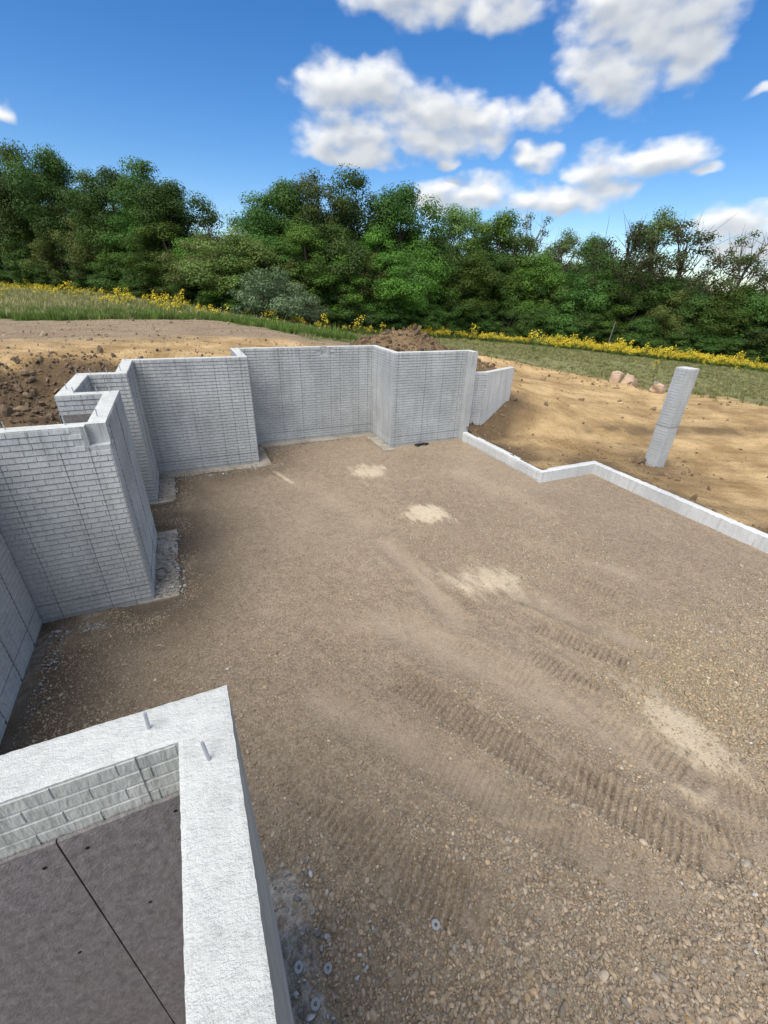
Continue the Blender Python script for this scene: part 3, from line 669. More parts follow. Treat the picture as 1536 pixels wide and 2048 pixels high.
def joined_bricks(name, rects, fr, parent, d=0.010, c=0.003, mat=None):
    o, u, n = fr; V = []; F = []
    flip = u.cross(Vector((0, 0, 1))).dot(n) < 0
    for (a, b_, z0, z1) in rects:
        base = len(V); jit = random.uniform(-0.0015, 0.0015)
        for x, y, z in brick_verts(a, b_, z0, z1, d+jit, c): V.append(tuple(o+u*x+n*y+Vector((0, 0, z))))
        F += [tuple(base+i for i in (f[::-1] if flip else f)) for f in BF]
    ob = mesh_obj(name, V, F, mat or M_BRICK, parent); ob['kind'] = 'stuff'; return ob
def single_bricks(rects, fr, parent, d=0.007, c=0.0045, tilt=0.5, mat=None):
    """each brick its own object; equal bricks share one mesh"""
    o, u, n = fr; cache = {}; flip = u.cross(Vector((0, 0, 1))).dot(n) < 0
    for (a, b_, z0, z1) in rects:
        key = (round(b_-a, 3), round(z1-z0, 3))
        if key not in cache:
            me = bpy.data.meshes.new('brick'); w, h_ = (b_-a)/2, (z1-z0)/2
            me.from_pydata([tuple(u*x+n*y+Vector((0, 0, z))) for x, y, z in brick_verts(-w, w, -h_, h_, d, c, tilt)], [], [f[::-1] if flip else f for f in BF])
            me.materials.append(mat or M_BRICK); me.update(); cache[key] = me
        ob = bpy.data.objects.new('brick', cache[key]); ob.location = o+u*((a+b_)/2)+n*random.uniform(-0.0015, 0.001)+Vector((0, 0, (z0+z1)/2)); link(ob, parent)
def seams(name, L, z1, fr, parent, pitch=0.61, start=0.12, zline=0.31, dproud=0.0155):
    """form panel joints: thin vertical fins with ties, and the joint over the bottom filler"""
    o, u, n = fr; V = []; F = []
    def bx(u0, u1, z0, z1, d=dproud):
        b0 = len(V)
        for x in (u0, u1):
            for y in (0.0, d):
                for z in (z0, z1): V.append(tuple(o+u*x+n*y+Vector((0, 0, z))))
        F.extend([tuple(b0+i for i in f) for f in ((0, 1, 3, 2), (4, 6, 7, 5), (0, 4, 5, 1), (2, 3, 7, 6), (1, 5, 7, 3), (0, 2, 6, 4))])
    x = start
    while x < L-0.05:
        w = random.uniform(0.002, 0.004); zz = 0.0
        bx(x, x+w, 0.0, z1-0.004)
        for zt in (0.5, 1.1, 1.72, 2.3):
            if zt < z1: bx(x-0.004, x+w+0.004, zt, zt+0.012, dproud+0.002)
        x += pitch*random.choice((1, 1, 1, 0.5, 1.5))
    if zline: bx(0.02, L-0.02, zline, zline+0.005, dproud+0.0015)
    return mesh_obj(name, V, F, M_SEAM, parent) if V else None

foundation = empty('foundation_wall', (0, 0, 0))
tag(foundation, 'tall pale grey brick-patterned poured concrete basement wall zigzagging round the gravel floor', 'wall', kind='thing')
SECS = wall_sections(PATH, OUT, WH, near_upto=2, edge=0.0035)
secobj = []
for V, F, MI, L in SECS:
    secobj.append(mesh_obj('wall_section', V, F, [M_WALL, M_TOP], foundation, mi=MI))
cut_boxes(secobj[3], [((-1.215, 5.9, 2.49), (-0.9, 6.115, 2.9))]); cut_boxes(secobj[4], [((-1.215, 5.9, 2.49), (-0.9, 6.115, 2.9))])
cut_boxes(secobj[11], [((3.79, 12.6, 2.53), (3.98, 12.86, 2.9))])
def inner_frame(i):
    a, b_ = Vector(PATH[i]), Vector(PATH[i+1]); d = (b_-a).normalized(); return place_frame(a, b_, (d.y, -d.x)), (b_-a).length
def outer_frame(i):
    a, b_ = Vector(OUT[i]), Vector(OUT[i+1]); d = (b_-a).normalized(); return place_frame(a, b_, (-d.y, d.x)), (b_-a).length
for i in range(len(PATH)-1):
    fr, L = inner_frame(i)
    skip = None
    if i == 3: skip = [(1.19, 1.42, 2.48, 2.8)]
    if i == 4: skip = [(0.0, 0.10, 2.48, 2.8)]
    if i == 11: skip = [(2.31, 2.52, 2.52, 2.8)]
    if i == 0:
        continue                                    # this run was formed with plain panels
    rects = brick_layout(L, 0.0, WH, skip=skip)
    if i == 14: continue
    if i == 3: single_bricks(rects, fr, secobj[i])
    else: joined_bricks('brick_relief', rects, fr, secobj[i])
    seams('form_seam', L, 2.48 if i == 3 else WH, fr, secobj[i], start=random.uniform(0.1, 0.3), dproud=0.0118 if i == 3 else 0.0155)
for i in (1, 3, 5, 6):                              # outside faces that the photo shows
    fr, L = outer_frame(i)
    rects = brick_layout(L, 2.40, WH)
    if i == 1: single_bricks(rects, fr, secobj[i], d=0.005, c=0.004, tilt=0.1, mat=M_BRICKN)
    else: joined_bricks('brick_relief', rects, fr, secobj[i])
    V = []
    seams('form_seam', L, WH, fr, secobj[i], start=0.15 if i == 1 else 0.3, pitch=3.0 if i == 1 else 0.61, zline=None, dproud=0.0076 if i == 1 else 0.0155)
# drainage board on the outside below finished grade
def box_vf(lo, hi, V, F):
    b0 = len(V)
    for x in (lo[0], hi[0]):
        for y in (lo[1], hi[1]):
            for z in (lo[2], hi[2]): V.append((x, y, z))
    F.extend([tuple(b0+i for i in f) for f in ((0, 1, 3, 2), (4, 6, 7, 5), (0, 4, 5, 1), (2, 3, 7, 6), (1, 5, 7, 3), (0, 2, 6, 4))])
def board_run(i, splits, z1=2.45, th=0.028):
    (o, u, n), L = outer_frame(i)
    for a, b_ in splits:
        V = []; F = []; ns = max(2, int((b_-a)/0.04))
        for s in range(ns+1):
            x = a+(b_-a)*s/ns
            for y, z in ((0.012, -0.1), (0.012, z1), (th, z1), (th, -0.1)):
                p = o+u*x+n*(y+(random.uniform(-0.001, 0.001) if y == th else 0)); V.append((p.x, p.y, z+(random.uniform(-0.002, 0.002) if z > 0 else 0)))
        for s in range(ns):
            for j in range(4): F.append((s*4+j, s*4+(j+1) % 4, s*4+4+(j+1) % 4, s*4+4+j))
        F += [(3, 2, 1, 0), tuple(ns*4+j for j in range(4))]
        bo = mesh_obj('drainage_board', V, F, M_BOARD, secobj[i])
        if i == 1:
            for fu, fz in FAST:
                if a < fu < b_:
                    V = []; F = []; p = o+u*fu+n*(th-0.002)+Vector((0, 0, fz)); tube(V, F, [p, p+n*0.0045], 0.008, 8); mesh_obj('fastener', V, F, M_BLACK, bo)
FAST = [(0.08, 2.359), (0.40, 2.346), (0.545, 2.326), (0.30, 1.75), (0.62, 1.6)]
board_run(1, [(0.0, 0.471), (0.477, 1.69), (1.696, 2.1)]); board_run(0, [(0.0, 1.2), (1.206, 2.4), (2.406, 3.7)])
board_run(3, [(0.2, 1.15)]); board_run(4, [(0.05, 1.2), (1.206, 1.6)]); board_run(5, [(0.03, 0.6)]); board_run(6, [(0.0, 1.2), (1.206, 1.9)])
# anchor bolts
def bolt_mesh(h_, r_, n=8):
    V = []; F = []; tube(V, F, [(0, 0, -0.02), (0, 0, h_-0.006), (0, 0, h_)], [r_, r_, r_*0.75], n)
    me = bpy.data.meshes.new('anchor_bolt'); me.from_pydata(V, [], F); me.materials.append(M_STEEL); me.update(); return me
BN = bolt_mesh(0.10, 0.0068, 14); BS = bolt_mesh(0.10, 0.0068, 7)
def bolts(lst, me):
    for x, y in lst:
        o = bpy.data.objects.new('anchor_bolt', me); o.location = (x, y, WH); o.rotation_euler = (random.gauss(0, 0.05), random.gauss(0, 0.05), 0); link(o, foundation)
bolts([(-0.37, 1.36), (-0.16, 1.13)], BN)
bolts([(-1.79, 9.58), (-1.6, 9.68), (-1.33, 9.68), (-1.12, 9.9), (-1.75, 8.3), (-1.6, 7.97), (-1.3, 7.97), (-1.11, 7.9), (-1.12, 6.45), (-1.42, 6.14), (-2.0, 6.13), (-1.12, 11.12), (-0.87, 11.31), (0.08, 11.31), (1.36, 12.7), (1.37, 11.5),
       (3.0, 12.84), (4.7, 12.84), (5.5, 12.84), (5.98, 11.28), (6.63, 11.28), (7.77, 11.28)], BS)
# footings: a slab edge that shows where the gravel is pulled back
def slab(name, lo, hi, mat, parent, step=0.08, jit=0.008):
    xs = np.linspace(lo[0], hi[0], max(2, int((hi[0]-lo[0])/step))); ys = np.linspace(lo[1], hi[1], max(2, int((hi[1]-lo[1])/step)))
    V = []; F = []; nx_, ny_ = len(xs), len(ys)
    for j, y in enumerate(ys):
        for i, x in enumerate(xs):
            e = i in (0, nx_-1) or j in (0, ny_-1)
            V.append((x+(random.uniform(-jit, jit) if e else 0), y+(random.uniform(-jit, jit) if e else 0), hi[2]+random.uniform(-0.003, 0.003)))
    top = len(V)
    for j in range(ny_-1):
        for i in range(nx_-1): F.append((j*nx_+i, j*nx_+i+1, (j+1)*nx_+i+1, (j+1)*nx_+i))
    ring = [i for i in range(nx_)]+[j*nx_+nx_-1 for j in range(1, ny_)]+[(ny_-1)*nx_+i for i in range(nx_-2, -1, -1)]+[j*nx_ for j in range(ny_-2, 0, -1)]
    for v in ring: V.append((V[v][0], V[v][1], lo[2]))
    m = len(ring)
    for q in range(m): F.append((ring[q], top+q, top+(q+1) % m, ring[(q+1) % m]))
    return mesh_obj(name, V, F, mat, parent)
for lo, hi in [((-1.21, 5.98), (-0.645, 8.16)), ((-1.22, 9.5), (-0.645, 10.88)), ((-0.99, 10.89), (1.75, 11.2)), ((1.48, 11.21), (1.76, 12.42)), ((1.77, 12.40), (5.42, 12.73)), ((5.12, 10.9), (5.42, 12.39)), ]:
    slab('footing', (*lo, -0.2), (*hi, 0.002+random.uniform(-0.004, 0.004)), M_FOOT, foundation)

# low frost wall along the open side
curb = empty('low_wall', (7.9, 9, 0)); tag(curb, 'low pale concrete kerb wall stepping along the open side of the gravel floor', 'low wall', kind='thing')
COUT = offset_path(CURB, 0.2)
cs = wall_sections(CURB, COUT, 0.30, step=0.06, topn=3, topnoise=0.006, edge=0.012, base=-0.2)
for i, (V, F, MI, L) in enumerate(cs):
    V = [(x-7.9, y-9, z) for x, y, z in V]
    so = mesh_obj('wall_section', V, F, [M_CURB, M_CURB], curb, mi=MI)
    a, b_ = Vector(CURB[i]), Vector(CURB[i+1]); d = (b_-a).normalized(); fr = place_frame((a.x-7.9, a.y-9), (b_.x-7.9, b_.y-9), (d.y, -d.x))
    if i == 0: joined_bricks('brick_relief', brick_layout(L, 0.0, 0.285), fr, so, d=0.006, mat=M_CURB)
    seams('form_seam', L, 0.17 if i else 0.25, fr, so, pitch=0.9, start=0.35, zline=None, dproud=0.0075 if i == 0 else 0.002)

# wing wall that holds the bank
wing = empty('retaining_wall', (8.66, 11.05, 0)); tag(wing, 'short lower concrete wing wall angling away from the far right corner', 'retaining wall', kind='thing')
WOUT = offset_path(WING, 0.2)
ws = wall_sections(WING, WOUT, 2.10, step=0.1)
for i, (V, F, MI, L) in enumerate(ws):
    V = [(x-8.66, y-11.05, z) for x, y, z in V]
    so = mesh_obj('wall_section', V, F, [M_WALL if i == 0 else M_CURB, M_TOP], wing, mi=MI)
    a, b_ = Vector(WING[i]), Vector(WING[i+1]); d = (b_-a).normalized(); fr = place_frame((a.x-8.66, a.y-11.05), (b_.x-8.66, b_.y-11.05), (d.y, -d.x))
    if i == 0: joined_bricks('brick_relief', brick_layout(L, 0.0, 2.1), fr, so)
    seams('form_seam', L, 2.08, fr, so, pitch=0.4 if i else 0.25, start=0.25, zline=None, dproud=0.0125 if i == 0 else 0.002)

# free-standing column
cx0, cy0, cw = 12.0, 7.15, 0.385
column = empty('concrete_column', (cx0, cy0, 0)); tag(column, 'free-standing square concrete column with brick pattern on the bare soil', 'column', kind='thing')
hw = cw/2
CH = 2.74
cpts = [(-hw, -hw), (-hw, hw), (hw, hw), (hw, -hw)]
V = []; F = []
for z in (-0.4, CH-0.012, CH):
    for x, y in cpts:
        q = 1.0 if z < CH else 0.965; V.append((x*q, y*q, z))
for lv in range(2):
    for k_ in range(4): F.append((lv*4+k_, lv*4+(k_+1) % 4, lv*4+4+(k_+1) % 4, lv*4+4+k_))
F.append((8, 9, 10, 11))
core = mesh_obj('shaft', V, [f[::-1] for f in F], [M_WALL, M_TOP], column, mi=[0]*8+[1])
CSEAM = 1.20
for (p0, p1, nr) in [((-hw, hw), (-hw, -hw), (-1, 0)), ((-hw, -hw), (hw, -hw), (0, -1)), ((hw, -hw), (hw, hw), (1, 0)), ((hw, hw), (-hw, hw), (0, 1))]:
    fr = place_frame(p0, p1, nr); vis = nr in ((-1, 0), (0, -1))
    rects = [r for r in brick_layout(cw, 0.0, CH, margin=0.016) if not (r[2] < CSEAM+0.03 and r[3] > CSEAM-0.005)]
    if vis: single_bricks(rects, fr, core, d=0.0042, c=0.003, tilt=0.4)
    else: joined_bricks('brick_relief', rects, fr, core, d=0.0042)
V = []; F = []; box_vf((-hw-0.007, -hw-0.007, CSEAM+0.006), (hw+0.007, hw+0.007, CSEAM+0.016), V, F); mesh_obj('form_seam', V, F, M_SEAM, column)

# ------------------------------------------------------------------ small things
# paper sacks left on the grass edge
M_PAPER, k, b = new_mat('kraft_paper'); geo = k.node('ShaderNodeNewGeometry')
k.link(k.mix(k.noise(geo.outputs['Position'], 7, 5, 0.6), (0.38, 0.265, 0.18), (0.58, 0.44, 0.33)), b.inputs['Base Color']); bump(k, b, k.noise(geo.outputs['Position'], 16, 5, 0.6), 0.05)
M_PAPERIN, k, b = new_mat('paper_sack_lining'); b.inputs['Base Color'].default_value = (0.55, 0.48, 0.4, 1)
def sack(loc, rot, h_, w, dpt, crush, label, seed, open_top=True):
    r = random.Random(seed); n = 20; lv = 9; V = []; F = []
    o = empty('paper_sack', loc); o.rotation_euler = rot
    for j in range(lv):
        t = j/(lv-1); z = h_*t
        for i in range(n):
            an = 2*math.pi*i/n; c, s = math.cos(an), math.sin(an); pw = 0.45
            x = math.copysign(abs(c)**pw, c)*w/2; y = math.copysign(abs(s)**pw, s)*dpt/2
            k_ = 1+crush*math.sin(3.1*t+an*2+seed)*0.25+r.uniform(-1, 1)*0.02
            zz = z+(0 if j < lv-2 else (math.sin(an*2+seed)*0.10+math.sin(an*5+seed)*0.05)*h_*(1.0 if j == lv-1 else 0.5)*crush*2)
            if j == 0: k_ *= 0.93
            V.append((x*k_*(1+0.05*math.sin(t*7+i)), y*k_, zz))
    for j in range(lv-1):
        for i in range(n): F.append((j*n+i, j*n+(i+1) % n, (j+1)*n+(i+1) % n, (j+1)*n+i))
    F.append(tuple(range(n))[::-1])
    mesh_obj('sack_body', V, F, M_PAPER, o, smooth=False)
    V2 = []; F2 = []
    for i in range(n): V2.append((V[(lv-1)*n+i][0]*0.985, V[(lv-1)*n+i][1]*0.985, V[(lv-1)*n+i][2]))
    for i in range(n): V2.append((V[(lv-3)*n+i][0]*0.96, V[(lv-3)*n+i][1]*0.96, V[(lv-3)*n+i][2]-0.04))
    F2 = [(i, n+i, n+(i+1) % n, (i+1) % n) for i in range(n)]+[tuple(n+i for i in range(n))]
    mesh_obj('sack_mouth', V2, F2, M_PAPERIN, o)
    tag(o, label, 'paper sack', 'paper sacks at the edge of the grass'); return o
def tz(x, y): return float(terrain(np.array([x]), np.array([y]))[0])
for (x, y), rot, dims, lab, sd_ in [((19.75, 15.1), (0.12, 0.10, 0.5), (0.58, 0.62, 0.5, 0.25), 'leftmost brown paper sack standing upright on the grass edge', 1),
                                    ((20.15, 14.65), (0.1, 0.42, 0.2), (0.58, 0.68, 0.5, 0.5), 'middle brown paper sack leaning and torn open beside the upright one', 2.6),
                                    ((20.65, 13.35), (0.15, 0.1, 0.3), (0.42, 0.9, 0.55, 0.6), 'slumped wide brown paper sack lying apart, nearest the column', 4.4)]:
    sack((x, y, tz(x, y)-0.03), rot, *dims, lab, sd_)
# rings and scrap on the gravel
def washer(x, y, r_, label):
    V = []; F = []; n = 18; prof = [(0.36, 0.0), (1.0, 0.0), (1.0, 0.12), (0.86, 0.2), (0.5, 0.2), (0.36, 0.14)]
    for i in range(n):
        an = 2*math.pi*i/n
        for q, z in prof: V.append((q*r_*math.cos(an), q*r_*math.sin(an), z*r_))
    m = len(prof)
    for i in range(n):
        for j in range(m): F.append((i*m+j, ((i+1) % n)*m+j, ((i+1) % n)*m+(j+1) % m, i*m+(j+1) % m))
    o = mesh_obj('plastic_ring', V, F, M_RING, smooth=False)
    z = float(floor_h(np.array([x]), np.array([y]))[0]); o.location = (x, y, max(z, 0.0)+0.022); o.rotation_euler = (random.uniform(-0.3, 0.3), random.uniform(-0.3, 0.3), 0)
    tag(o, label, 'plastic ring', 'grey plastic tie rings on the gravel')
washer(1.05, 1.02, 0.034, 'grey plastic tie ring lying alone out on the gravel')
washer(0.03, 1.22, 0.034, 'grey plastic tie ring against the near wall, upper of the two')
washer(0.09, 1.0, 0.033, 'grey plastic tie ring on the footing, lowest in view')
washer(0.22, 1.13, 0.03, 'grey plastic tie ring half buried at the edge of the footing')
V = []; F = []
for i in range(13):
    u = i/12*0.46; hh = 0.035+0.03*abs(math.sin(i*1.3))*(0.3+0.7*math.sin(math.pi*i/12)); w = 0.07+0.03*math.sin(i*0.9)
    V += [(u, -w, 0), (u, w, 0), (u+random.uniform(-.01, .01), w*0.5, hh), (u+random.uniform(-.01, .01), -w*0.6, hh*0.9)]
for i in range(12):
    for j in range(4): F.append((i*4+j, i*4+(j+1) % 4, i*4+4+(j+1) % 4, i*4+4+j))
F += [(3, 2, 1, 0), (48, 49, 50, 51)]
sc = mesh_obj('plastic_scrap', V, F, M_BLACK); sc.location = (6.2, 11.0, 0.005); tag(sc, 'crumpled strip of black plastic at the foot of the far right wall', 'plastic scrap')
# leaning post at the wood's edge
M_BARK, k, b = new_mat('bark'); geo = k.node('ShaderNodeNewGeometry')
k.link(k.mix(k.noise(k.vmath('MULTIPLY', geo.outputs['Position'], (3, 3, 0.7)), 3, 5, 0.65), (0.045, 0.035, 0.026), (0.15, 0.12, 0.095)), b.inputs['Base Color'])
M_GREYWOOD, k, b = new_mat('grey_wood'); b.inputs['Base Color'].default_value = (0.13, 0.12, 0.105, 1)
V = []; F = []; tube(V, F, [(0, 0, -0.3), (0.12, 0, 1.3), (0.3, 0.02, 2.9)], [0.07, 0.06, 0.045], 8)
pp = mesh_obj('dead_pole', V, F, M_GREYWOOD); pp.location = (38.5, 31.3, tz(38.5, 31.3)); tag(pp, 'thin grey dead pole leaning at the dark edge of the wood', 'pole')

# ------------------------------------------------------------------ grass and wild flowers
def inst_mat(name, rough=0.8, trans=0.3):
    m, k, b = new_mat(name); col = k.attr('pcol', 'INSTANCER').outputs['Color']
    k.link(col, b.inputs['Base Color']); b.inputs['Roughness'].default_value = rough
    t = k.node('ShaderNodeBsdfTranslucent'); k.link(col, t.inputs[0]); mx = k.node('ShaderNodeMixShader'); mx.inputs[0].default_value = trans
    k.link(b.outputs[0], mx.inputs[1]); k.link(t.outputs[0], mx.inputs[2])
    k.link(mx.outputs[0], [n_ for n_ in k.n if n_.type == 'OUTPUT_MATERIAL'][0].inputs[0]); return m
M_GRASS = inst_mat('grass_blade')
M_PETAL, k, b = new_mat('yellow_petal'); b.inputs['Base Color'].default_value = (0.74, 0.57, 0.05, 1)
def tuft_src(seed, blades=14, spread=0.5):
    r = random.Random(seed); V = []; F = []
    for _ in range(blades):
        an = r.uniform(0, 6.28); d = r.uniform(0, spread); x, y = d*math.cos(an), d*math.sin(an); h_ = r.uniform(0.5, 1.0); le = r.uniform(0.1, 0.45); a2 = r.uniform(0, 6.28)
        wx, wy = 0.035*math.cos(a2), 0.035*math.sin(a2); lx, ly = le*math.cos(a2+1.6), le*math.sin(a2+1.6); b0 = len(V)
        V += [(x-wx, y-wy, -0.05), (x+wx, y+wy, -0.05), (x+lx*0.4+wx*0.7, y+ly*0.4+wy*0.7, h_*0.6), (x+lx*0.4-wx*0.7, y+ly*0.4-wy*0.7, h_*0.6), (x+lx, y+ly, h_)]
        F += [(b0, b0+1, b0+2, b0+3), (b0+3, b0+2, b0+4)]
    return src_obj('tuft', V, F, M_GRASS)
TUFT = [tuft_src(i) for i in range(4)]
def field(n, xr, yr, keepf, hgt, cols, wid=1.0):
    x = rng.uniform(*xr, n); y = rng.uniform(*yr, n); m = rng.random(n) < keepf(x, y); x, y = x[m], y[m]; q = len(x)
    h_ = hgt*rng.lognormal(0, 0.25, q); c0, c1 = np.array(cols[0]), np.array(cols[1]); t = rng.random(q)[:, None]
    return np.c_[x, y, terrain(x, y)], np.c_[h_*wid, h_*wid, h_], (c0*(1-t)+c1*t)*rng.lognormal(0, 0.15, q)[:, None]
def edge_d(x, y): return seg_dist(x, y, GEDGE)[0]
GM = lambda x, y: grass_mask(x, y) > 0.6
fs = [field(26000, (-14, 9), (23, 37), lambda x, y: GM(x, y)*np.exp(-(np.clip(edge_d(x, y)-1.2, 0, None)/2.2)**2)*sst(fbm(x*0.4, y*0.4, 101), -0.35, 0.05), 0.34, ((0.085, 0.16, 0.03), (0.18, 0.26, 0.06)), 0.8),
      field(36000, (-24, 9), (29, 82), lambda x, y: GM(x, y)*0.8, 0.34, ((0.17, 0.20, 0.06), (0.40, 0.37, 0.18)), 1.3),
      field(38000, (5.5, 46), (2, 40), lambda x, y: GM(x, y)*sst(fbm(x*0.5, y*0.5, 102), -0.4, 0.25), 0.13, ((0.15, 0.175, 0.055), (0.33, 0.31, 0.15)), 1.9),
      field(700, (13, 24), (6, 22), lambda x, y: (~GM(x, y))*np.exp(-(edge_d(x, y)/1.2)**2), 0.16, ((0.09, 0.12, 0.03), (0.2, 0.2, 0.08)), 1.3),
      field(9000, (8, 50), (12, 46), lambda x, y: np.exp(-(seg_dist(x, y, [(12, 35.5), (18, 37.5), (25, 40), (34.5, 35), (40.6, 28), (46, 22), (50, 14)])[0]/2.0)**2), 0.5, ((0.05, 0.09, 0.02), (0.12, 0.16, 0.04)), 0.8)]
P_ = np.concatenate([q[0] for q in fs]); S_ = np.concatenate([q[1] for q in fs]); C_ = np.concatenate([q[2] for q in fs]); n = len(P_)
stuff_scatter('grass', P_, S_, np.c_[np.zeros((n, 2)), rng.uniform(0, 6.28, n)], np.clip(C_, 0.01, 0.5), TUFT, 'rough green and straw-coloured grass covering the field before the wood', 'grass')
M_STEM, k, b = new_mat('flower_stem'); b.inputs['Base Color'].default_value = (0.10, 0.16, 0.035, 1)
def flower_src(seed):
    r = random.Random(seed); V = []; F = []; MI = []
    for _ in range(4):
        an = r.uniform(0, 6.28); tx, ty = 0.22*math.cos(an)*r.random(), 0.22*math.sin(an)*r.random(); h_ = r.uniform(0.7, 1.0)
        b0 = len(V); V += [(tx*0.3-0.012, ty*0.3, 0), (tx*0.3+0.012, ty*0.3, 0), (tx+0.012, ty, h_), (tx-0.012, ty, h_)]; F.append((b0, b0+1, b0+2, b0+3)); MI.append(0)
        for _ in range(3):
            z = r.uniform(0.1, 0.6)*h_; a2 = r.uniform(0, 6.28); b0 = len(V); lx, ly = 0.14*math.cos(a2), 0.14*math.sin(a2)
            V += [(tx*z, ty*z, z), (tx*z+lx*0.5-ly*0.2, ty*z+ly*0.5+lx*0.2, z+0.05), (tx*z+lx, ty*z+ly, z+0.03), (tx*z+lx*0.5+ly*0.2, ty*z+ly*0.5-lx*0.2, z+0.05)]; F.append((b0, b0+1, b0+2, b0+3)); MI.append(0)
        for _ in range(8):
            c = Vector((tx+r.gauss(0, 0.06), ty+r.gauss(0, 0.055), h_+r.gauss(-0.06, 0.07))); u = Vector((r.gauss(0, 1), r.gauss(0, 1), r.gauss(0, 0.6))).normalized()*0.033; v = u.cross(Vector((r.gauss(0, 1), r.gauss(0, 1), r.gauss(0, 1)))).normalized()*0.033
            b0 = len(V); V += [tuple(c+u), tuple(c+v), tuple(c-u), tuple(c-v)]; F.append((b0, b0+1, b0+2, b0+3)); MI.append(1)
    o = src_obj('flower', V, F, M_STEM); o.data.materials.append(M_PETAL); o.data.polygons.foreach_set('material_index', MI); return o
FLO = [flower_src(i) for i in range(4)]
def flo_line(pts, n, w, gap=None):
    L = [math.hypot(b_[0]-a[0], b_[1]-a[1]) for a, b_ in zip(pts[:-1], pts[1:])]; cum = np.cumsum([0]+L); t = rng.random(n)*cum[-1]
    i = np.clip(np.searchsorted(cum, t)-1, 0, len(L)-1); f = (t-cum[i])/np.array(L)[i]; A = np.array(pts)
    p = A[i]*(1-f)[:, None]+A[i+1]*f[:, None]+rng.normal(0, w, (n, 2))
    return p[rng.random(n) < np.clip(0.55+fbm(p[:, 0]*0.35, p[:, 1]*0.35, 111)*2.2, 0.05, 1)] if gap else p
fp = [flo_line([(18.5, 36.8), (25, 38.9), (33.5, 33.7)], 700, 0.5, True), flo_line([(33.5, 33.7), (39.3, 27), (44.6, 21.4)], 2100, 0.5, True), flo_line([(44.6, 21.4), (49, 15)], 350, 0.6, True), flo_line([(6, 31), (12, 34), (19, 37)], 90, 1.0, True),
      flo_line([(-26, 84), (-19, 74), (-12, 63)], 520, 1.5, True), flo_line([(-12, 63), (-4, 48), (1.5, 38)], 240, 1.4, True), flo_line([(-14, 58), (-6, 46), (0.5, 37)], 180, 2.6, True), flo_line([(-3, 40), (2.8, 32)], 110, 1.3, True), flo_line([(0, 30), (3, 29)], 7, 0.8), flo_line([(14, 30), (30, 26), (40, 18)], 25, 3.5)]
fp = np.concatenate(fp); n = len(fp); h_ = rng.lognormal(math.log(0.62), 0.3, n)
stuff_scatter('yellow_wildflowers', np.c_[fp, terrain(fp[:, 0], fp[:, 1])], np.c_[h_*1.2, h_*1.2, h_], np.c_[rng.normal(0, 0.1, (n, 2)), rng.uniform(0, 6.28, n)], np.full((n, 3), 0.2), FLO, 'band of yellow wild flowers along the edge of the wood', 'flowers')

# ------------------------------------------------------------------ trees
def leaf_mat(name, col, col2, trans=0.35):
    m, k, b = new_mat(name); info = k.node('ShaderNodeObjectInfo'); lv = k.attr('leafv').outputs['Fac']
    c = k.mix(lv, col, col2)
    hsv = k.node('ShaderNodeHueSaturation'); k.link(c, hsv.inputs['Color'])
    k.link(k.math('MULTIPLY_ADD', info.outputs['Random'], 0.035, 0.48), hsv.inputs['Hue']); k.link(k.math('MULTIPLY_ADD', info.outputs['Random'], 0.9, 0.6), hsv.inputs['Value'])
    k.link(hsv.outputs[0], b.inputs['Base Color']); b.inputs['Roughness'].default_value = 0.6
    t = k.node('ShaderNodeBsdfTranslucent'); k.link(hsv.outputs[0], t.inputs[0]); mx = k.node('ShaderNodeMixShader'); mx.inputs[0].default_value = trans
    k.link(b.outputs[0], mx.inputs[1]); k.link(t.outputs[0], mx.inputs[2])
    k.link(mx.outputs[0], [n_ for n_ in k.n if n_.type == 'OUTPUT_MATERIAL'][0].inputs[0]); return m
SPEC = {  # height, crown base, crown radius, clumps, clump radius, leaves, leaf size, colours, shell bias, squash
 'oak':    (15, 2.6, 3.9, 62, 1.35, 27000, 0.19, (0.030, 0.080, 0.015), (0.085, 0.176, 0.032), 0.55),
 'maple':  (13, 1.2, 3.7, 60, 1.20, 24000, 0.18, (0.050, 0.118, 0.016), (0.125, 0.235, 0.036), 0.55),
 'poplar': (15, 3.0, 3.0, 64, 0.95, 16000, 0.16, (0.062, 0.115, 0.026), (0.150, 0.220, 0.060), 0.35),
 'olive':  (9, 0.6, 3.4, 62, 0.90, 15000, 0.16, (0.066, 0.100, 0.022), (0.165, 0.215, 0.056), 0.45),
 'sparse': (14, 4.0, 4.6, 48, 0.75, 4600, 0.19, (0.040, 0.062, 0.018), (0.105, 0.130, 0.045), 0.3),
 'under':  (8, 0.2, 3.3, 60, 1.00, 17000, 0.18, (0.032, 0.078, 0.015), (0.098, 0.178, 0.036), 0.5),
 'bush':   (3.2, 0.0, 2.3, 60, 0.55, 9000, 0.12, (0.080, 0.130, 0.062), (0.160, 0.225, 0.115), 0.4)}
LM = {s: leaf_mat('leaf_'+s, v[7], v[8]) for s, v in SPEC.items()}
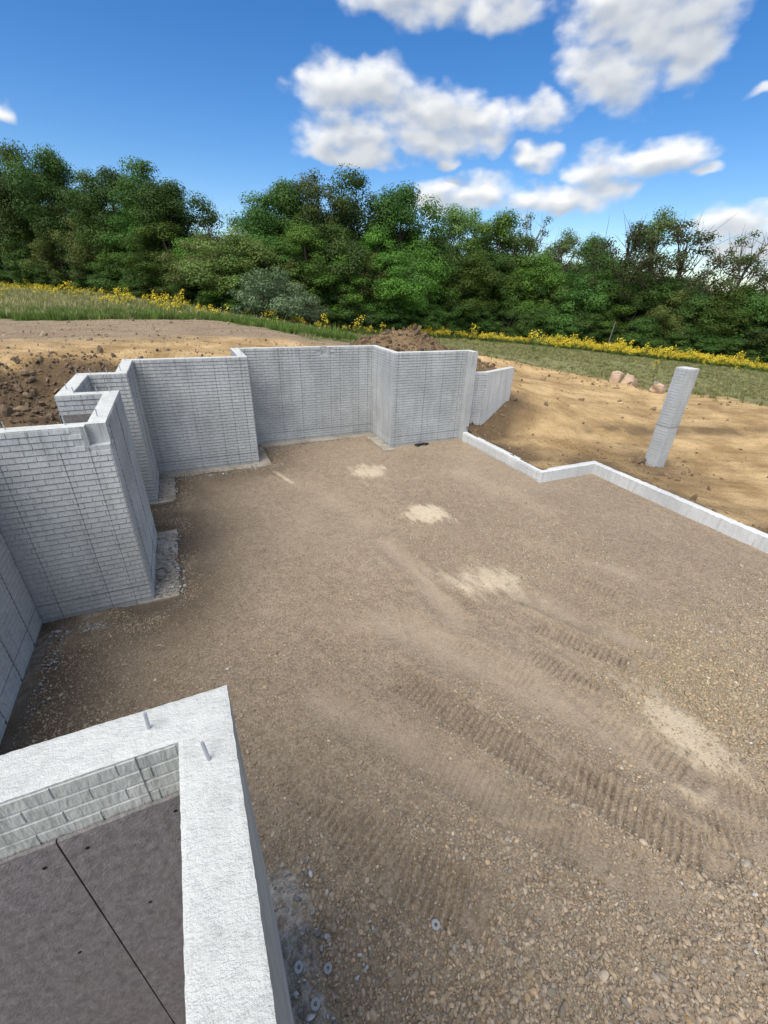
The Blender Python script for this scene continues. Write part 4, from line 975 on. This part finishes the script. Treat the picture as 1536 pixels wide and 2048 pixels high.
def tree_proto(sp, seed):
    H_, zb, rc, nc, cr, nl, ls, _, _, shell = SPEC[sp]; r = np.random.default_rng(seed)
    # clump centres inside an uneven crown envelope
    C = []
    lob = r.uniform(0, 6.28, 3)
    while len(C) < nc:
        p = r.uniform(-1, 1, 3); q = np.linalg.norm(p)
        if q > 1 or q < shell*r.random(): continue
        an = math.atan2(p[1], p[0]); k_ = 1+0.16*math.sin(2*an+lob[0])+0.14*math.sin(3*an+lob[1]+p[2]*2)
        zc = (zb+H_)/2; hz = (H_-zb)/2-cr*0.6
        w = 1.0-0.28*max(p[2], 0)**2 if sp != 'poplar' else 1.0-0.35*abs(p[2])
        C.append((p[0]*rc*k_*w, p[1]*rc*k_*w, zc+p[2]*hz+r.normal(0, 0.3)))
    C = np.array(C); crr = cr*r.uniform(0.65, 1.35, nc); bright = r.random(nc)
    wgt = crr**2; own = r.choice(nc, nl, p=wgt/wgt.sum())
    d = r.normal(size=(nl, 3)); d /= np.linalg.norm(d, axis=1)[:, None]; rad = r.random(nl)**0.45
    pos = C[own]+d*(crr[own]*rad)[:, None]*np.array([1.1, 1.1, 0.75]); pos[:, 2] = np.maximum(pos[:, 2], 0.1)
    nrm = d*1.0+np.array([0, 0, 0.45])+r.normal(size=(nl, 3))*0.34; nrm /= np.linalg.norm(nrm, axis=1)[:, None]
    a = np.cross(nrm, r.normal(size=(nl, 3))); a /= np.linalg.norm(a, axis=1)[:, None]; b_ = np.cross(nrm, a)
    s = ls*r.uniform(0.6, 1.3, nl)[:, None]
    V = np.stack([pos-a*s*0.6, pos+b_*s*0.38-nrm*s*0.12, pos+a*s*0.6, pos-b_*s*0.38-nrm*s*0.12], 1).reshape(-1, 3)
    crown = quads_mesh('crown', V, np.arange(nl*4).reshape(-1, 4), LM[sp])
    set_attr(crown, 'leafv', np.repeat(np.clip(bright[own]*0.75+r.random(nl)*0.25, 0, 1), 4))
    # trunk and limbs
    V = []; F = []; tr = H_*0.016+0.05; top = zb+(H_-zb)*0.78
    bend = r.normal(0, 0.35, (6, 2)); tp = [(bend[i][0]*i/5*1.2, bend[i][1]*i/5*1.2, top*i/5-(0.3 if i == 0 else 0)) for i in range(6)]
    if sp in ('bush', 'olive'):
        for _ in range(5):
            an = r.uniform(0, 6.28); tube(V, F, [(0.15*math.cos(an), 0.15*math.sin(an), -0.2), (rc*0.25*math.cos(an), rc*0.25*math.sin(an), H_*0.35), (rc*0.5*math.cos(an), rc*0.5*math.sin(an), H_*0.75)], [tr*0.5, tr*0.35, tr*0.1], 5)
    else:
        tube(V, F, tp, [tr*1.25, tr, tr*0.85, tr*0.65, tr*0.42, tr*0.15], 8)
    nb = {'sparse': 46, 'bush': 12}.get(sp, 26)
    for c in C[r.permutation(nc)[:nb]]:
        z0 = min(max(zb*0.7, c[2]-r.uniform(0.12, 0.3)*H_), top*0.95); t_ = z0/top*5; i = int(min(t_, 4)); f = t_-i
        p0 = np.array(tp[i])*(1-f)+np.array(tp[i+1])*f; mid = (p0+c)/2+np.array([0, 0, -0.05*H_])+r.normal(0, 0.2, 3)
        r0 = tr*0.42*(1-0.6*z0/H_); tube(V, F, [p0, mid, c], [r0, r0*0.6, 0.02], 5, cap=False)
        if sp == 'sparse':
            for _ in range(4):
                e = c+r.normal(0, 0.9, 3)+np.array([0, 0, 0.5]); tube(V, F, [(mid+c)/2, e], [0.028, 0.008], 4, cap=False)
    trunk = bpy.data.meshes.new('trunk'); trunk.from_pydata([tuple(map(float, v)) for v in V], [], F); trunk.materials.append(M_BARK); trunk.polygons.foreach_set('use_smooth', [True]*len(trunk.polygons)); trunk.update()
    return crown, trunk, H_
PROTO = {s: [tree_proto(s, 200+i*13+len(s)) for i in range({'oak': 3, 'maple': 2, 'under': 2, 'sparse': 2, 'olive': 2}.get(s, 1))] for s in SPEC}
EDGE_AZ = [-30, -15, -9, -2, 4, 8, 14, 26, 33, 39, 50, 60, 75]; EDGE_D = [95, 80, 63, 48, 41, 38, 39, 43, 49, 51, 52, 52, 54]
tcount = [0]
NAMES = {'oak': 'oak_tree', 'maple': 'maple_tree', 'poplar': 'poplar_tree', 'olive': 'small_tree', 'sparse': 'thin_leaved_tree', 'under': 'understorey_tree', 'bush': 'bush'}
def tree(sp, azd, back, el_, label, group=None, wide=1.0, hgt=None):
    D = float(np.interp(azd, EDGE_AZ, EDGE_D))+back; x, y = D*math.sin(R(azd)), D*math.cos(R(azd)); z = tz(x, y)
    crown, trunk, H_ = PROTO[sp][tcount[0] % len(PROTO[sp])]; tcount[0] += 1
    want = hgt if hgt else max(2.0, D*math.tan(R(el_))+EYE-z); s = want/H_
    o = empty(NAMES[sp], (x, y, z-0.05)); o.rotation_euler = (0, 0, random.uniform(0, 6.28)); w = max(s, 0.80)*wide*random.uniform(0.92, 1.08); o.scale = (w, w, s)
    link(bpy.data.objects.new('crown', crown), o); link(bpy.data.objects.new('trunk', trunk), o)
    tag(o, label, 'bush' if sp == 'bush' else 'tree', group)
T = tree
# crowns that stand out against the sky, left to right
T('oak', -13.6, 5, 9.6, 'tall dark oak cut by the left edge of the picture, behind its neighbour')
T('oak', -10.6, 3, 9.9, 'tall dark leafy tree at the far left above the flower field')
T('oak', -7.9, 5, 10.5, 'dark tree with the highest rounded crown left of the first gap')
T('oak', -3.7, 3, 10.2, 'broad dark tree just right of the first sky gap on the left')
T('oak', -0.6, 6, 10.1, 'dark tree in the middle of the broad left-hand clump')
T('oak', 1.4, 5, 9.5, 'dark tree whose crown slopes down to the open gap in the wood')
T('sparse', 5.2, 16, 7.2, 'feathery pale treetop peeping over the low gap in the wood')
T('oak', 10.6, 7, 8.4, 'dark tree rising at the right side of the low gap')
T('oak', 13.3, 8, 10.6, 'tall dark tree left of the slender one in the central group')
T('poplar', 16.6, 6, 11.4, 'slender tree with the highest tip in the central group', wide=1.1)
T('oak', 20.2, 7, 11.0, 'tall dark tree right of the slender one in the central group')
T('oak', 25.9, 6, 10.9, 'round dark crown at the right end of the central group')
T('poplar', 31.6, 8, 8.9, 'light green upright tree beside the round dark crown', wide=1.25)
T('poplar', 34.2, 9, 8.6, 'light green upright tree left of the bright round crown', wide=1.1)
T('maple', 37.3, 5, 8.3, 'bright green tree with a full rounded crown right of centre')
T('sparse', 40.9, 6, 8.2, 'thin airy tree just right of the bright round crown')
T('poplar', 44.2, 8, 6.7, 'light green tree with a narrow pointed top right of centre', wide=1.0)
T('oak', 47.2, 9, 6.3, 'darker domed treetop left of the big open tree', wide=0.8)
T('sparse', 50.6, 4, 7.2, 'bare-branched tree touching the left of the big open tree', wide=1.1)
T('poplar', 52.8, 6, 8.4, 'big open tree with a light leafy crown on the right', wide=1.15)
T('sparse', 55.3, 5, 7.2, 'bare-twigged tree reaching right of the big open crown', wide=1.2)
T('sparse', 61.2, 5, 6.3, 'thin spring tree at the right edge of the picture', wide=1.1)
T('sparse', 64.8, 6, 5.6, 'thin tree mostly beyond the right edge of the picture')
# smaller trees in front
T('olive', -6.4, 1.0, 5.8, 'brownish-green small tree in front of the left-hand oaks')
T('maple', 0.4, 1.0, 5.6, 'fresh green tree in front of the broad left clump')
T('olive', 4.2, 1.0, 4.6, 'olive-green small tree left in the low gap', wide=1.1)
T('olive', 7.6, 1.5, 5.2, 'olive-green small tree right in the low gap', wide=1.2)
T('olive', 10.6, 0.8, 4.4, 'pale yellowish small tree behind the blue-green bush', wide=1.0)
T('maple', 15.4, 1.5, 6.4, 'fresh green tree in front of the slender tall tree')
T('under', 19.2, 1.0, 5.2, 'grey-green small tree below the central group')
T('maple', 24.0, 0.5, 4.0, 'bright green bushy tree at the foot of the central group')
T('maple', 28.6, 2.0, 5.6, 'bright yellow-green tree at the right foot of the central group')
T('maple', 34.6, 1.2, 4.0, 'full green tree in front of the bright round crown')
T('bush', 11.6, -4.5, 0, 'pale blue-green bush at the edge of the mown soil', hgt=3.4, wide=1.15)
T('bush', 14.6, -3.2, 0, 'darker grey-green bush beside the pale blue-green one', hgt=2.4)
T('bush', 7.0, 0.0, 0, 'small grey-green bush left of the pale blue-green bush', hgt=2.0)
T('bush', 21.5, -0.5, 0, 'grey-green bush at the dark foot of the wood behind the spoil heap', hgt=2.2)
# the packed middle of the wood: nothing tells these apart
prof = lambda a: float(np.interp(a, [-20, -12, 0, 3, 6, 9, 13, 26, 31, 38, 44, 50, 56, 60, 75], [8, 8, 7.4, 5.2, 4.4, 5.0, 7.6, 7.4, 6.2, 5.6, 4.4, 3.8, 2.6, 1.8, 2.0]))
for i, a in enumerate(np.arange(-17, 70, 3.1)):
    a2 = a+random.uniform(-0.8, 0.8); sp = ('oak', 'maple', 'oak')[i % 3]
    T(sp, a2, random.uniform(3, 5) if i % 2 else random.uniform(8, 12), prof(a2)*random.uniform(0.82, 1.0), 'green tree packed into the middle ranks of the wood', 'trees in the middle of the wood')
for i, a in enumerate(np.arange(-17, 70, 2.7)):
    a2 = a+random.uniform(-0.7, 0.7)
    if 9.8 < a2 < 13: continue
    T(('under', 'maple', 'under', 'olive')[i % 4], a2, random.uniform(0.5, 3), prof(a2)*random.uniform(0.28, 0.6), 'low leafy tree along the front of the wood', 'trees along the front of the wood', wide=0.95)
for i, a in enumerate(np.arange(-16, 70, 2.3)):
    a2 = a+random.uniform(-0.8, 0.8)
    if 8.5 < a2 < 15.5: continue
    T('under', a2, random.uniform(-0.8, 0.8), 0, 'dark leafy undergrowth clump at the foot of the wood', 'undergrowth at the foot of the wood', hgt=random.uniform(2.2, 4.0), wide=0.8)
for i, a in enumerate(np.arange(-17, 6, 1.9)):
    T('under', a+random.uniform(-0.5, 0.5), random.uniform(4, 9), 0, 'shaded undergrowth behind the front trees on the left', 'shaded undergrowth on the left', hgt=random.uniform(4, 6.5))
for i, a in enumerate(np.arange(-22, 76, 4.0)):
    T('oak', a+random.uniform(-1, 1), random.uniform(16, 24), prof(a)*0.8, 'tree deep in the wood seen only between nearer crowns', 'trees deep in the wood', wide=1.1)
print('objects', len(bpy.data.objects), 'trees', tcount[0])
scn.render.engine = 'CYCLES'
